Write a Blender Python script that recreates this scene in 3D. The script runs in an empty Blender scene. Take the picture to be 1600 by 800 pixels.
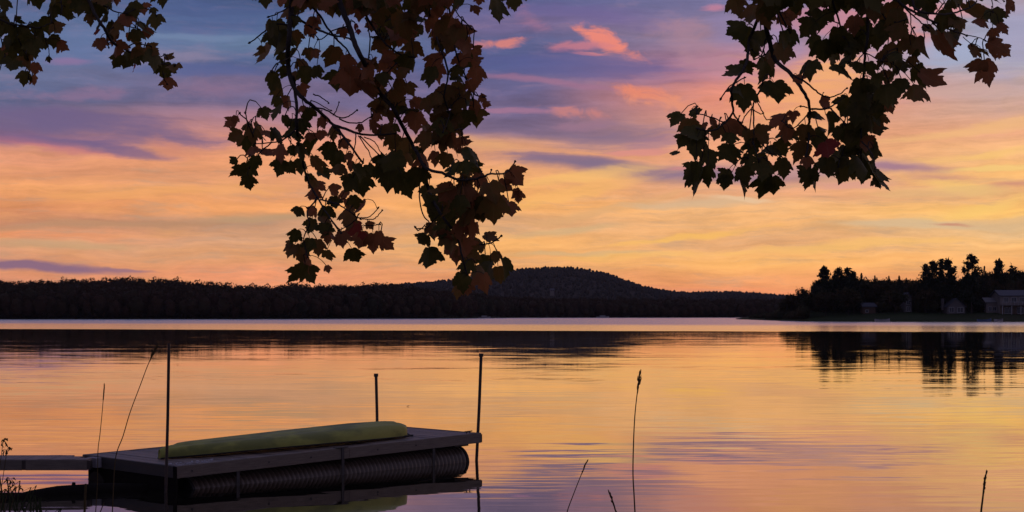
import bpy, math, random
import numpy as np
from mathutils import Vector, Matrix, noise as mnoise
from mathutils.geometry import delaunay_2d_cdt

S = bpy.context.scene
COL = S.collection
R = math.radians

# ------------------------------------------------------------------ camera
H = 1.96                       # eye height above the lake
F, HZ = 2366.0, 491.0          # focal length and horizon row, in units of a 1600 px wide picture
cd = bpy.data.cameras.new("camera")
cam = bpy.data.objects.new("camera", cd); COL.objects.link(cam)
cam.location = (0, 0, H); cam.rotation_euler = (R(90), 0, 0)
cd.sensor_width = 36; cd.lens = 36 * F / 1600
cd.shift_y = (HZ - 400) / 1600
cd.clip_start = 0.05; cd.clip_end = 30000
S.camera = cam
S.view_settings.view_transform = 'Standard'; S.view_settings.look = 'None'
S.view_settings.exposure = 0; S.view_settings.gamma = 1
S.cycles.use_denoising = True
S.cycles.max_bounces = 6

def lin(c):
    return tuple((v / 255 / 12.92) if v / 255 <= .04045 else ((v / 255 + .055) / 1.055) ** 2.4 for v in c)

# ------------------------------------------------------------------ sky
w = bpy.data.worlds.new("World"); S.world = w; w.use_nodes = True
nt = w.node_tree; N = nt.nodes; L = nt.links
N.clear()
class G:
    "small helper for building node graphs"
    def __init__(s, nt): s.nt = nt
    def node(s, typ, **kw):
        n = s.nt.nodes.new(typ)
        for k, v in kw.items(): setattr(n, k, v)
        return n
    def put(s, sock, v):
        if v is None: return
        if isinstance(v, bpy.types.NodeSocket): s.nt.links.new(v, sock)
        else:
            if hasattr(sock.default_value, '__len__') and isinstance(v, (tuple, list)) and len(sock.default_value) == 4 and len(v) == 3: v = (*v, 1)
            sock.default_value = v
    def math(s, op, a, b=None, c=None, clamp=False):
        n = s.node('ShaderNodeMath', operation=op, use_clamp=clamp)
        s.put(n.inputs[0], a); s.put(n.inputs[1], b)
        if c is not None: s.put(n.inputs[2], c)
        return n.outputs[0]
    def vmath(s, op, a, b=None):
        n = s.node('ShaderNodeVectorMath', operation=op)
        s.put(n.inputs[0], a); s.put(n.inputs[1], b)
        return n.outputs['Value'] if op in ('LENGTH', 'DOT_PRODUCT') else n.outputs[0]
    def comb(s, x, y, z=0.0):
        n = s.node('ShaderNodeCombineXYZ')
        for i, v in enumerate((x, y, z)): s.put(n.inputs[i], v)
        return n.outputs[0]
    def sep(s, v):
        n = s.node('ShaderNodeSeparateXYZ'); s.put(n.inputs[0], v); return n.outputs
    def mapr(s, v, a, b, c=0.0, d=1.0, smooth=True):
        n = s.node('ShaderNodeMapRange', interpolation_type='SMOOTHSTEP' if smooth else 'LINEAR')
        for i, x in enumerate((v, a, b, c, d)): s.put(n.inputs[i], x)
        return n.outputs[0]
    def mix(s, f, a, b, blend='MIX'):
        n = s.node('ShaderNodeMix', data_type='RGBA', blend_type=blend)
        s.put(n.inputs[0], f); s.put(n.inputs[6], a); s.put(n.inputs[7], b)
        return n.outputs[2]
    def noise(s, vec, scale=1.0, detail=4.0, rough=.5, col=False, dist=0.0):
        n = s.node('ShaderNodeTexNoise'); s.put(n.inputs['Vector'], vec)
        n.inputs['Scale'].default_value = scale; n.inputs['Detail'].default_value = detail
        n.inputs['Roughness'].default_value = rough; n.inputs['Distortion'].default_value = dist
        return n.outputs[1 if col else 0]
    def mapping(s, vec, loc=(0, 0, 0), rot=0.0, scl=(1, 1, 1), typ='TEXTURE'):
        n = s.node('ShaderNodeMapping', vector_type=typ); s.put(n.inputs[0], vec)
        n.inputs[1].default_value = loc; n.inputs[2].default_value = (0, 0, rot); n.inputs[3].default_value = scl
        return n.outputs[0]
    def ramp(s, f, stops, interp='EASE'):
        n = s.node('ShaderNodeValToRGB'); s.put(n.inputs[0], f)
        cr = n.color_ramp; cr.interpolation = interp
        stops = sorted(stops)
        cr.elements[0].position, cr.elements[0].color = stops[0][0], (*stops[0][1], 1)
        cr.elements[1].position, cr.elements[1].color = stops[-1][0], (*stops[-1][1], 1)
        for p, c in stops[1:-1]:
            e = cr.elements.new(p); e.color = (*c, 1)
        return n.outputs[0]
g = G(nt)
d3 = g.node('ShaderNodeTexCoord').outputs['Generated']
dx, dy, dz = g.sep(d3)
az = g.math('ARCTAN2', dx, dy)                      # 0 = north, over the lake
el = g.math('ARCSINE', g.math('MINIMUM', g.math('MAXIMUM', dz, -.999), .999))
A = g.math('MULTIPLY', az, F); E = g.math('MULTIPLY', el, F)
P0 = g.comb(A, E)                                   # angles, in small equal units (1/2366 rad)
def ang(x, y):
    return (math.atan((x - 800) / F) * F, math.atan((HZ - y) / math.hypot(F, x - 800)) * F)
# drifting distortion so that every edge is cloud-like
wn = g.noise(g.mapping(P0, scl=(1/170, 1/60, 1), typ='POINT'), 1, 5, .55, col=True)
wx, wy, wz = g.sep(wn)
Aw = g.math('ADD', A, g.math('MULTIPLY', g.math('SUBTRACT', wx, .5), 90))
Ew = g.math('ADD', E, g.math('MULTIPLY', g.math('SUBTRACT', wy, .5), 34))
P = g.comb(Aw, Ew)
n_streak = g.noise(g.mapping(P, rot=.04, scl=(1/260, 1/17, 1), typ='POINT'), 1, 6, .55)
n_fine = g.noise(g.mapping(P, rot=.03, scl=(1/130, 1/15, 1), typ='POINT'), 1, 8, .64)
n_cirrus = g.noise(g.mapping(P, rot=.02, scl=(1/48, 1/4.2, 1), typ='POINT'), 1, 6, .7)
n_puff = g.noise(g.mapping(P0, scl=(1/46, 1/24, 1), typ='POINT'), 1, 8, .66, dist=.8)

cols = {
 0: [(0,(88,100,150)),(60,(98,115,165)),(110,(108,114,160)),(150,(92,98,145)),(190,(122,102,146)),(215,(140,102,135)),(230,(225,160,120)),(260,(225,160,112)),(290,(238,170,105)),(320,(225,155,100)),(345,(200,145,105)),(365,(235,160,105)),(385,(215,165,120)),(410,(222,160,112)),(450,(222,150,108))],
 400: [(0,(72,88,140)),(40,(92,112,160)),(70,(104,122,165)),(100,(86,98,150)),(130,(122,104,148)),(160,(118,104,150)),(185,(175,128,140)),(215,(228,160,125)),(250,(240,170,115)),(290,(225,165,115)),(325,(245,175,105)),(345,(195,155,115)),(375,(215,170,125)),(400,(225,170,115)),(430,(235,160,110))],
 800: [(0,(92,94,150)),(40,(116,100,152)),(70,(90,95,150)),(100,(84,92,150)),(130,(103,97,150)),(170,(118,102,150)),(205,(122,102,145)),(228,(215,162,120)),(250,(228,168,120)),(280,(242,182,112)),(320,(245,185,105)),(350,(225,180,125)),(380,(245,190,110)),(410,(236,180,112)),(440,(226,160,105))],
 1200: [(0,(126,118,168)),(50,(158,130,162)),(100,(195,132,150)),(150,(236,156,120)),(200,(228,166,124)),(240,(238,174,124)),(265,(195,145,142)),(300,(232,178,130)),(325,(245,196,128)),(350,(240,190,120)),(380,(228,182,125)),(410,(250,195,110)),(440,(236,168,105)),(458,(230,150,102))],
 1600: [(0,(178,158,182)),(50,(162,164,196)),(100,(182,174,195)),(130,(198,170,168)),(170,(214,170,150)),(200,(235,180,132)),(235,(245,195,130)),(270,(250,200,118)),(300,(235,185,122)),(330,(255,208,112)),(350,(232,192,140)),(380,(245,200,125)),(410,(245,190,115)),(440,(240,172,110))]}
def peach(c):       # evening glow is peach rather than lemon
    r_, g_, b_ = c
    return (r_ + 7, g_ - 5, b_ + 1) if r_ > 190 and b_ < 135 else ((r_ - 4, g_ + 1, b_ - 8) if b_ > r_ else c)
TOP = 1600.0
fac = g.math('DIVIDE', Ew, TOP, clamp=True)
outc = None; prev = None
for x, st in sorted(cols.items()):
    stops = [(max(0, ang(x, y)[1]) / TOP, lin(peach(c))) for y, c in st]
    base = st[0][1]
    stops += [(700 / TOP, lin(tuple(v * .85 for v in base))), (1.0, lin((112, 112, 146)))]
    c = g.ramp(fac, stops)
    if outc is None: outc = c
    else: outc = g.mix(g.mapr(Aw, ang(prev, 0)[0], ang(x, 0)[0]), outc, c)
    prev = x
# streaks of lit and shaded cloud in the glow
low = g.mapr(Ew, 300, 170)
sv = g.math('MULTIPLY_ADD', g.math('SUBTRACT', n_streak, .5), .7, 1.0)
sv = g.math('ADD', sv, g.math('MULTIPLY', g.math('SUBTRACT', n_cirrus, .5), .36))
n_feather = g.noise(g.mapping(P0, rot=.35, scl=(1/75, 1/22, 1), typ='POINT'), 1, 9, .68, dist=.5)
sv = g.math('ADD', sv, g.math('MULTIPLY', g.math('SUBTRACT', n_feather, .5), .46))
outc = g.mix(1.0, outc, g.comb(sv, sv, sv), 'MULTIPLY')
gb = g.math('MULTIPLY', g.mapr(n_fine, .45, .82), g.math('MULTIPLY', low, .45))
outc = g.mix(gb, outc, lin((252, 178, 106)))
gg = g.math('MULTIPLY', g.mapr(n_fine, .52, .26), g.math('MULTIPLY', low, .5))
outc = g.mix(gg, outc, lin((186, 158, 132)))
hi = g.mapr(Ew, 240, 330)
pk = g.math('MULTIPLY', g.mapr(n_feather, .48, .75), g.math('MULTIPLY', hi, .35))
outc = g.mix(pk, outc, lin((158, 124, 146)))
plain = outc

def blob(x, y, rx, ry, rot, col, s=1.0, soft=.35, nz=.9, puff=False):
    global outc
    cx, cy = ang(x, y)
    q = g.node('ShaderNodeVectorMath', operation='MULTIPLY_ADD')   # keeps the node order short-lived
    g.put(q.inputs[0], outc); g.put(q.inputs[1], (1e-7, 1e-7, 0)); g.put(q.inputs[2], P)
    v = g.mapping(q.outputs[0], (cx, cy, 0), R(rot), (rx, ry, 1))
    r = g.vmath('LENGTH', v)
    nn = n_puff if puff else n_fine
    r = g.math('ADD', r, g.math('MULTIPLY', g.math('SUBTRACT', .5, nn), nz * 2))
    m = g.mapr(r, 1.15, soft, 0.0, s)
    outc = g.mix(m, outc, lin(col))
PUR = (104, 98, 138)
BLOBS = [
 (150, 75, 200, 50, 0, (104, 122, 168), .5, .2), (330, 30, 180, 40, 0, (74, 90, 144), .5, .2), (270, 92, 110, 16, 3, (150, 135, 160), .55),
 (300, 60, 120, 7, 0, (118, 140, 175), .6), (330, 112, 140, 14, 0, (84, 98, 150), .7),
 (120, 148, 95, 15, 6, (150, 116, 148), .6, .0, 1.2, True), (110, 98, 40, 8, 0, (160, 115, 160), .5), (60, 190, 110, 22, 0, (136, 108, 145), .4, .1),
 (330, 140, 80, 16, 0, (150, 114, 142), .5, .0, 1.2, True), (120, 195, 230, 26, -4, (108, 96, 138), .8, .1, .8), (230, 205, 190, 22, -5, (112, 96, 136), .55, .1, .8), (90, 228, 95, 9, -7, (200, 120, 130), .7, .3),
 (190, 234, 95, 11, -7, (122, 98, 138), .8, .4, .5), (262, 232, 75, 15, -8, (218, 142, 118), .7, .0, 1.2, True), (100, 222, 100, 10, -6, (110, 95, 140), .6),
 (140, 350, 330, 9, 3, (196, 148, 112), .7, .2), (420, 338, 130, 10, 2, (188, 156, 120), .7, .2), (90, 382, 150, 9, 0, (205, 170, 128), .6, .2), (260, 300, 240, 14, 3, (250, 176, 100), .45, .2),
 (50, 415, 165, 9, -3, (138, 106, 132), .95, .35, .35), (190, 420, 60, 4, -2, (150, 112, 130), .8, .3, .35),
 (935, 25, 120, 22, -8, (112, 100, 155), .6, .2), (838, 32, 34, 18, -30, (168, 116, 146), .6, .0, 1.3, True), (785, 67, 48, 8, 2, (222, 132, 124), .9, .2, 1.3, True),
 (945, 66, 52, 15, -26, (240, 138, 122), 1.0, .45, 1.1, True), (900, 75, 62, 10, 2, (205, 125, 140), .8, .3, 1.0, True), (925, 87, 30, 3, 0, (225, 135, 135), .8),
 (1070, 60, 75, 36, -25, (176, 134, 150), .6, .0, 1.2, True), (1130, 110, 110, 24, -10, (184, 138, 150), .5, .0, 1.2, True), (1130, 45, 60, 30, -30, (140, 128, 172), .6, .2), (1110, 12, 30, 9, 0, (198, 130, 155), .8),
 (900, 105, 220, 26, -4, (86, 92, 150), .6, .2), (860, 130, 140, 6, -8, (165, 115, 145), .7, .3), (1005, 150, 62, 13, -14, (238, 140, 112), .95, .2, 1.4, True), (1060, 166, 80, 15, -8, (236, 152, 122), .8, .1, 1.4, True),
 (1090, 185, 60, 12, 0, (218, 150, 134), .6, .1, 1.3, True), (895, 176, 60, 9, -6, (214, 134, 128), .75, .1, 1.6, True), (900, 195, 60, 9, 0, (158, 118, 142), .6, .1, 1.4, True), (960, 215, 150, 24, 0, (122, 108, 142), .7, .1),
 (1020, 225, 90, 14, 8, (160, 120, 145), .6), (790, 172, 70, 5, 0, (180, 122, 150), .6),
 (760, 228, 70, 12, -8, (235, 172, 120), .8, .3), (1000, 236, 70, 7, 6, (232, 150, 135), .8, .3), (870, 248, 100, 10, -4, (130, 108, 140), .85, .4), (945, 261, 200, 17, -4, (128, 110, 138), .95, .05, .5), (1080, 272, 200, 16, -3, (138, 116, 142), .9, .05, .5), (1090, 262, 60, 4, -3, (205, 130, 140), .7),
 (920, 275, 150, 12, 8, (255, 198, 115), .7, .2), (900, 300, 200, 12, 12, (255, 192, 108), .5), (950, 325, 160, 9, 12, (228, 176, 122), .6), (880, 360, 120, 8, 6, (210, 180, 132), .6), (1060, 370, 140, 6, 6, (255, 196, 100), .75), (1090, 316, 120, 9, 0, (214, 186, 150), .7, .3), (1160, 312, 60, 4, -6, (240, 205, 165), .6),
 (930, 395, 140, 5, 0, (214, 184, 135), .6),
 (1260, 150, 120, 80, -10, (250, 178, 116), .75, .1), (1300, 110, 60, 30, 0, (254, 180, 112), .7, .1), (1400, 45, 90, 44, -20, (236, 150, 140), .75, .05), (1470, 14, 120, 16, -6, (232, 150, 150), .7, .1), (1300, 30, 90, 26, 0, (205, 135, 150), .7),
 (1230, 70, 40, 40, 0, (150, 140, 185), .5), (1480, 88, 90, 26, 0, (160, 176, 208), .8, .2), (1580, 60, 50, 80, 0, (166, 162, 194), .7, .2), (1540, 140, 120, 12, 0, (206, 168, 158), .6, .2),
 (1310, 262, 120, 12, 0, (190, 150, 155), .7), (1400, 265, 95, 11, -3, (166, 126, 146), .95, .1, .5), (1475, 279, 55, 6, -2, (204, 144, 130), .85, .1, .5), (1585, 288, 60, 6, 3, (212, 148, 124), .85, .1, .5), (1340, 286, 90, 8, -2, (222, 160, 145), .7),
 (1520, 200, 160, 11, 8, (250, 194, 130), .7, .2), (1560, 240, 120, 9, 6, (255, 204, 120), .7, .2), (1500, 292, 60, 14, -12, (255, 208, 122), .7, .1), (1530, 325, 120, 12, 12, (255, 208, 116), .7, .1), (1480, 300, 120, 10, 0, (228, 188, 130), .5), (1430, 352, 150, 8, 0, (214, 190, 152), .7), (1485, 350, 38, 3, 1, (205, 145, 120), .95, .4, .4), (1560, 345, 90, 9, 2, (222, 186, 140), .6),
 (1330, 385, 200, 9, 3, (255, 200, 112), .6), (1000, 398, 160, 8, 2, (255, 198, 110), .5), (1560, 262, 80, 5, 3, (255, 214, 130), .7),
]
for b in BLOBS: blob(*b)
# the sky behind the viewer: clear dusk, dimmer and bluer than the west
back = g.mapr(dy, .75, -.4)
plain = g.mix(back, plain, lin((102, 98, 126)))
# physically based twilight sky adds its own blue
sk = g.node('ShaderNodeTexSky', sky_type='NISHITA')
sk.sun_disc = False; sk.sun_elevation = R(0.5); sk.sun_rotation = R(12)
bg2 = g.node('ShaderNodeBackground'); g.put(bg2.inputs[0], sk.outputs[0]); bg2.inputs[1].default_value = 0.004
bg = g.node('ShaderNodeBackground'); g.put(bg.inputs[0], outc); bg.inputs[1].default_value = 1.0
bp = g.node('ShaderNodeBackground'); g.put(bp.inputs[0], plain); bp.inputs[1].default_value = 1.0
# beyond the detailed cloud field the sky simply carries on
away = g.math('MAXIMUM', g.mapr(E, 600, 900), g.mapr(g.math('ABSOLUTE', A), 1150, 1600))
mxs = g.node('ShaderNodeMixShader'); g.put(mxs.inputs[0], away); L.new(bg.outputs[0], mxs.inputs[1]); L.new(bp.outputs[0], mxs.inputs[2])
ad = g.node('ShaderNodeAddShader'); L.new(mxs.outputs[0], ad.inputs[0]); L.new(bg2.outputs[0], ad.inputs[1])
wo = g.node('ShaderNodeOutputWorld'); L.new(ad.outputs[0], wo.inputs[0])
w.cycles.sampling_method = 'MANUAL'; w.cycles.sample_map_resolution = 512

# ------------------------------------------------------------------ helpers
rng = np.random.default_rng(7)
random.seed(7)
class MB:
    "collects verts and faces for ONE mesh"
    def __init__(s): s.v = []; s.f = []
    def add(s, vs, fs):
        o = len(s.v); s.v.extend([tuple(p) for p in vs]); s.f.extend([tuple(i + o for i in f) for f in fs]); return s
    def box(s, lo, hi, M=None):
        x0, y0, z0 = lo; x1, y1, z1 = hi
        p = [(x0,y0,z0),(x1,y0,z0),(x1,y1,z0),(x0,y1,z0),(x0,y0,z1),(x1,y0,z1),(x1,y1,z1),(x0,y1,z1)]
        if M is not None: p = [M @ Vector(q) for q in p]
        return s.add(p, [(0,3,2,1),(4,5,6,7),(0,1,5,4),(1,2,6,5),(2,3,7,6),(3,0,4,7)])
    def bbox(s, lo, hi, b=.004):
        "box with chamfered edges along its two long-lying top edges"
        x0, y0, z0 = lo; x1, y1, z1 = hi
        p = []
        for x in (x0, x1):
            p += [(x,y0,z0),(x,y1,z0),(x,y1,z1-b),(x,y1-b,z1),(x,y0+b,z1),(x,y0,z1-b)]
        f = [(0,1,2,3,4,5)[::-1] and (5,4,3,2,1,0), (6,7,8,9,10,11)]
        for i in range(6):
            j = (i+1) % 6; f.append((i, j, j+6, i+6))
        return s.add(p, f)
    def tube(s, pts, rad, n=8, cap=True):
        pts = [Vector(p) for p in pts]
        if not hasattr(rad, '__len__'): rad = [rad] * len(pts)
        o = len(s.v); up = Vector((.13, .31, .94)).normalized()
        for i, p in enumerate(pts):
            d = (pts[min(i+1, len(pts)-1)] - pts[max(i-1, 0)])
            d = d.normalized() if d.length > 1e-9 else Vector((0,0,1))
            if abs(d.dot(up)) > .97: up = Vector((.9, .1, .2)).normalized()
            a = d.cross(up).normalized(); b = d.cross(a)
            for k in range(n):
                t = 2*math.pi*k/n; s.v.append(tuple(p + (a*math.cos(t) + b*math.sin(t))*rad[i]))
        for i in range(len(pts)-1):
            for k in range(n):
                k2 = (k+1) % n
                s.f.append((o+i*n+k, o+i*n+k2, o+(i+1)*n+k2, o+(i+1)*n+k))
        if cap:
            s.f.append(tuple(o+k for k in range(n))[::-1]); s.f.append(tuple(o+(len(pts)-1)*n+k for k in range(n)))
        return s
    def build(s, name, mat, parent=None, smooth=False, kind=None):
        me = bpy.data.meshes.new(name); me.from_pydata(s.v, [], s.f); me.update()
        if smooth: me.shade_smooth()
        return obj(name, me, mat, parent, kind)
def obj(name, me, mat, parent=None, kind=None):
    o = bpy.data.objects.new(name, me); COL.objects.link(o)
    if mat is not None and len(me.materials) == 0: me.materials.append(mat)
    if parent is not None: o.parent = parent
    if kind: o['kind'] = kind
    return o
def tag(o, label, cat, group=None):
    o['label'] = label; o['category'] = cat
    if group: o['group'] = group
    return o
def thing(name, loc, label, cat, group=None, rot=(0, 0, 0)):
    o = bpy.data.objects.new(name, None); COL.objects.link(o); o.location = loc; o.rotation_euler = rot
    o.empty_display_size = .2
    return tag(o, label, cat, group)
def npmesh(name, V, T):
    "triangle mesh from numpy arrays"
    me = bpy.data.meshes.new(name); V = np.asarray(V, np.float32); T = np.asarray(T, np.int32)
    me.vertices.add(len(V)); me.vertices.foreach_set('co', V.ravel())
    k = T.shape[1]
    me.loops.add(T.size); me.loops.foreach_set('vertex_index', T.ravel())
    me.polygons.add(len(T)); me.polygons.foreach_set('loop_start', np.arange(0, T.size, k, dtype=np.int32))
    me.polygons.foreach_set('loop_total', np.full(len(T), k, np.int32))
    me.update(calc_edges=True); me.validate()
    return me
def unp(x, y, Y):
    "the point at distance Y that the camera sees at picture position x, y (set-out measurement)"
    return Vector(((x - 800) / F * Y, Y, H - (y - HZ) / F * Y))
def gy(y, z=0.0): return (H - z) * F / (y - HZ)

# ------------------------------------------------------------------ materials
def mat(name, base=(.2,.2,.2), rough=.7, spec=.5, metal=0.0, var=.25, scale=6.0, stretch=(1,1,1), bump=0.0, trans=0.0, coords='Object', isl=0.0, patch=None):
    m = bpy.data.materials.new(name); m.use_nodes = True
    t = m.node_tree; t.nodes.clear(); q = G(t)
    co = q.node('ShaderNodeTexCoord').outputs[coords]
    mp = q.mapping(co, scl=stretch, typ='POINT')
    n1 = q.noise(mp, scale, 6, .6); n2 = q.noise(mp, scale * 7, 3, .6)
    k = q.math('ADD', q.math('MULTIPLY', q.math('SUBTRACT', n1, .5), 2 * var), q.math('MULTIPLY', q.math('SUBTRACT', n2, .5), var))
    k = q.math('ADD', k, 1.0)
    if isl:
        oi = q.node('ShaderNodeObjectInfo').outputs['Random']
        k = q.math('MULTIPLY', k, q.math('MULTIPLY_ADD', oi, isl, 1 - isl / 2))
    c = q.mix(1.0, base, q.comb(k, k, k), 'MULTIPLY')
    if patch is not None:
        c = q.mix(q.math('MULTIPLY', q.mapr(q.noise(mp, scale * .45, 4, .6), .48, .64), patch[1]), c, patch[0])
    b = q.node('ShaderNodeBsdfPrincipled')
    q.put(b.inputs['Base Color'], c); q.put(b.inputs['Roughness'], q.math('ADD', rough - .05, q.math('MULTIPLY', n1, .1)))
    b.inputs['Metallic'].default_value = metal; b.inputs['Specular IOR Level'].default_value = spec
    if bump:
        bn = q.node('ShaderNodeBump'); bn.inputs['Strength'].default_value = bump; bn.inputs['Distance'].default_value = .01
        q.put(bn.inputs['Height'], n2); t.links.new(bn.outputs[0], b.inputs['Normal'])
    out = q.node('ShaderNodeOutputMaterial'); sh = b.outputs[0]
    if trans:
        tr = q.node('ShaderNodeBsdfTranslucent'); q.put(tr.inputs[0], c)
        mx = q.node('ShaderNodeMixShader'); mx.inputs[0].default_value = trans
        t.links.new(sh, mx.inputs[1]); t.links.new(tr.outputs[0], mx.inputs[2]); sh = mx.outputs[0]
    t.links.new(sh, out.inputs[0])
    return m

M = dict(
 wood = mat('weathered_wood', (.15,.122,.10), .6, .3, var=.7, scale=5, stretch=(1,14,14), bump=.5, isl=.35),
 wood_plank = mat('weathered_planks', (.15,.12,.11), .5, .45, var=.55, scale=5, stretch=(14,1,14), bump=.5, isl=.4, patch=((.10,.085,.08), .6)),
 wood_dark = mat('wet_and_shaded_wood', (.035,.03,.028), .6, .4, var=.4, scale=8, stretch=(1,6,6), bump=.4),  # also carries the painted shade of the dock's near end board
 pale_wood = mat('bleached_block', (.26,.24,.26), .7, .3, var=.3, scale=14),
 pipe = mat('black_plastic_pipe', (.12,.088,.065), .34, .6, var=.3, scale=9, bump=.1),
 steel = mat('rusty_steel', (.06,.045,.04), .5, .4, metal=.4, var=.4, scale=20, bump=.2),
 galv = mat('galvanised_strap', (.055,.052,.055), .6, .3, metal=.2, var=.35, scale=18),
 kayak = mat('faded_yellow_green_plastic', (.31,.325,.062), .46, .4, var=.22, scale=3.5, bump=.15, stretch=(.8,2,2), patch=((.15,.17,.038), .85)),
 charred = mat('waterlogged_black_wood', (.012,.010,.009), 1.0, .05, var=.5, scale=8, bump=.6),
 rubber = mat('dark_rubber', (.02,.02,.02), .7, .3),
 bark = mat('maple_bark', (.045,.035,.03), .9, .2, var=.4, scale=30, stretch=(1,1,.3), bump=.6),
 stalk = mat('dry_grass_stalk', (.10,.07,.03), .8, .2, var=.3, scale=40, trans=.2),
 blade = mat('green_grass_blade', (.03,.04,.014), .7, .3, var=.3, scale=40, trans=.25),
 bank = mat('muddy_bank', (.05,.04,.028), .95, .2, var=.4, scale=3, bump=.8),
 earth = mat('shore_ground', (.035,.04,.02), 1.0, .1, var=.4, scale=.05),
 lawn = mat('mown_lawn', (.022,.034,.012), 1.0, .1, var=.3, scale=.08, patch=((.03,.025,.012), .5)),
 hill = mat('wooded_hillside', (.040,.034,.030), 1.0, .05, var=.3, scale=.03, patch=((.065,.042,.034), .7)),
 wall_pale = mat('pale_painted_boards', (.19,.165,.16), .8, .3, var=.12, scale=3, stretch=(1,1,6)),
 wall_grey = mat('grey_shingle_wall', (.12,.11,.115), .8, .3, var=.2, scale=3),
 wall_brown = mat('brown_lower_wall', (.12,.08,.06), .8, .3, var=.2, scale=3),
 roof = mat('slate_blue_roof', (.06,.065,.09), .7, .3, var=.2, scale=3, stretch=(1,4,1)),
 roof_pale = mat('pale_tin_roof', (.13,.13,.145), .6, .3, var=.15, scale=2),
 glass = mat('dark_window_glass', (.02,.022,.03), .08, .6, var=.05),
 white = mat('white_paint', (.30,.30,.32), .6, .4, var=.1, scale=4),
 blue = mat('blue_boat_paint', (.08,.13,.26), .5, .4, var=.1, scale=4),
 debris = mat('pale_litter', (.45,.45,.5), .7, .3, var=.4, scale=60),
)
def foliage(name, cols, trans=.3, seed=0.0, scale=.16):
    m = bpy.data.materials.new(name); m.use_nodes = True
    t = m.node_tree; t.nodes.clear(); q = G(t)
    geo = q.node('ShaderNodeNewGeometry')
    rp = q.math('FRACT', q.math('ADD', geo.outputs['Random Per Island'], seed))
    pos = q.noise(geo.outputs['Position'], scale, 2, .5)
    f = q.math('ADD', q.math('MULTIPLY', rp, .45), q.math('MULTIPLY', q.mapr(pos, .35, .65), .55))
    c = q.ramp(f, [(i / (len(cols) - 1), cc) for i, cc in enumerate(cols)], 'LINEAR')
    b = q.node('ShaderNodeBsdfPrincipled'); q.put(b.inputs['Base Color'], c); b.inputs['Roughness'].default_value = .8
    b.inputs['Specular IOR Level'].default_value = .15
    tr = q.node('ShaderNodeBsdfTranslucent'); q.put(tr.inputs[0], c)
    mx = q.node('ShaderNodeMixShader'); mx.inputs[0].default_value = trans
    t.links.new(b.outputs[0], mx.inputs[1]); t.links.new(tr.outputs[0], mx.inputs[2])
    out = q.node('ShaderNodeOutputMaterial'); t.links.new(mx.outputs[0], out.inputs[0])
    return m
M['autumn'] = foliage('autumn_forest_leaves', [(.028,.028,.015), (.042,.032,.017), (.062,.032,.02), (.045,.035,.018), (.066,.027,.018)], .15, scale=.03)
M['far_autumn'] = foliage('distant_hill_leaves', [(.034,.030,.026), (.037,.031,.026), (.041,.03,.026)], .1, scale=.015)
M['pine'] = foliage('pine_needles', [(.014,.022,.013), (.02,.028,.015), (.028,.034,.018)], .1)
M['decid'] = foliage('broadleaf_foliage', [(.028,.036,.015), (.045,.04,.018), (.065,.04,.02)], .2)

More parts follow.
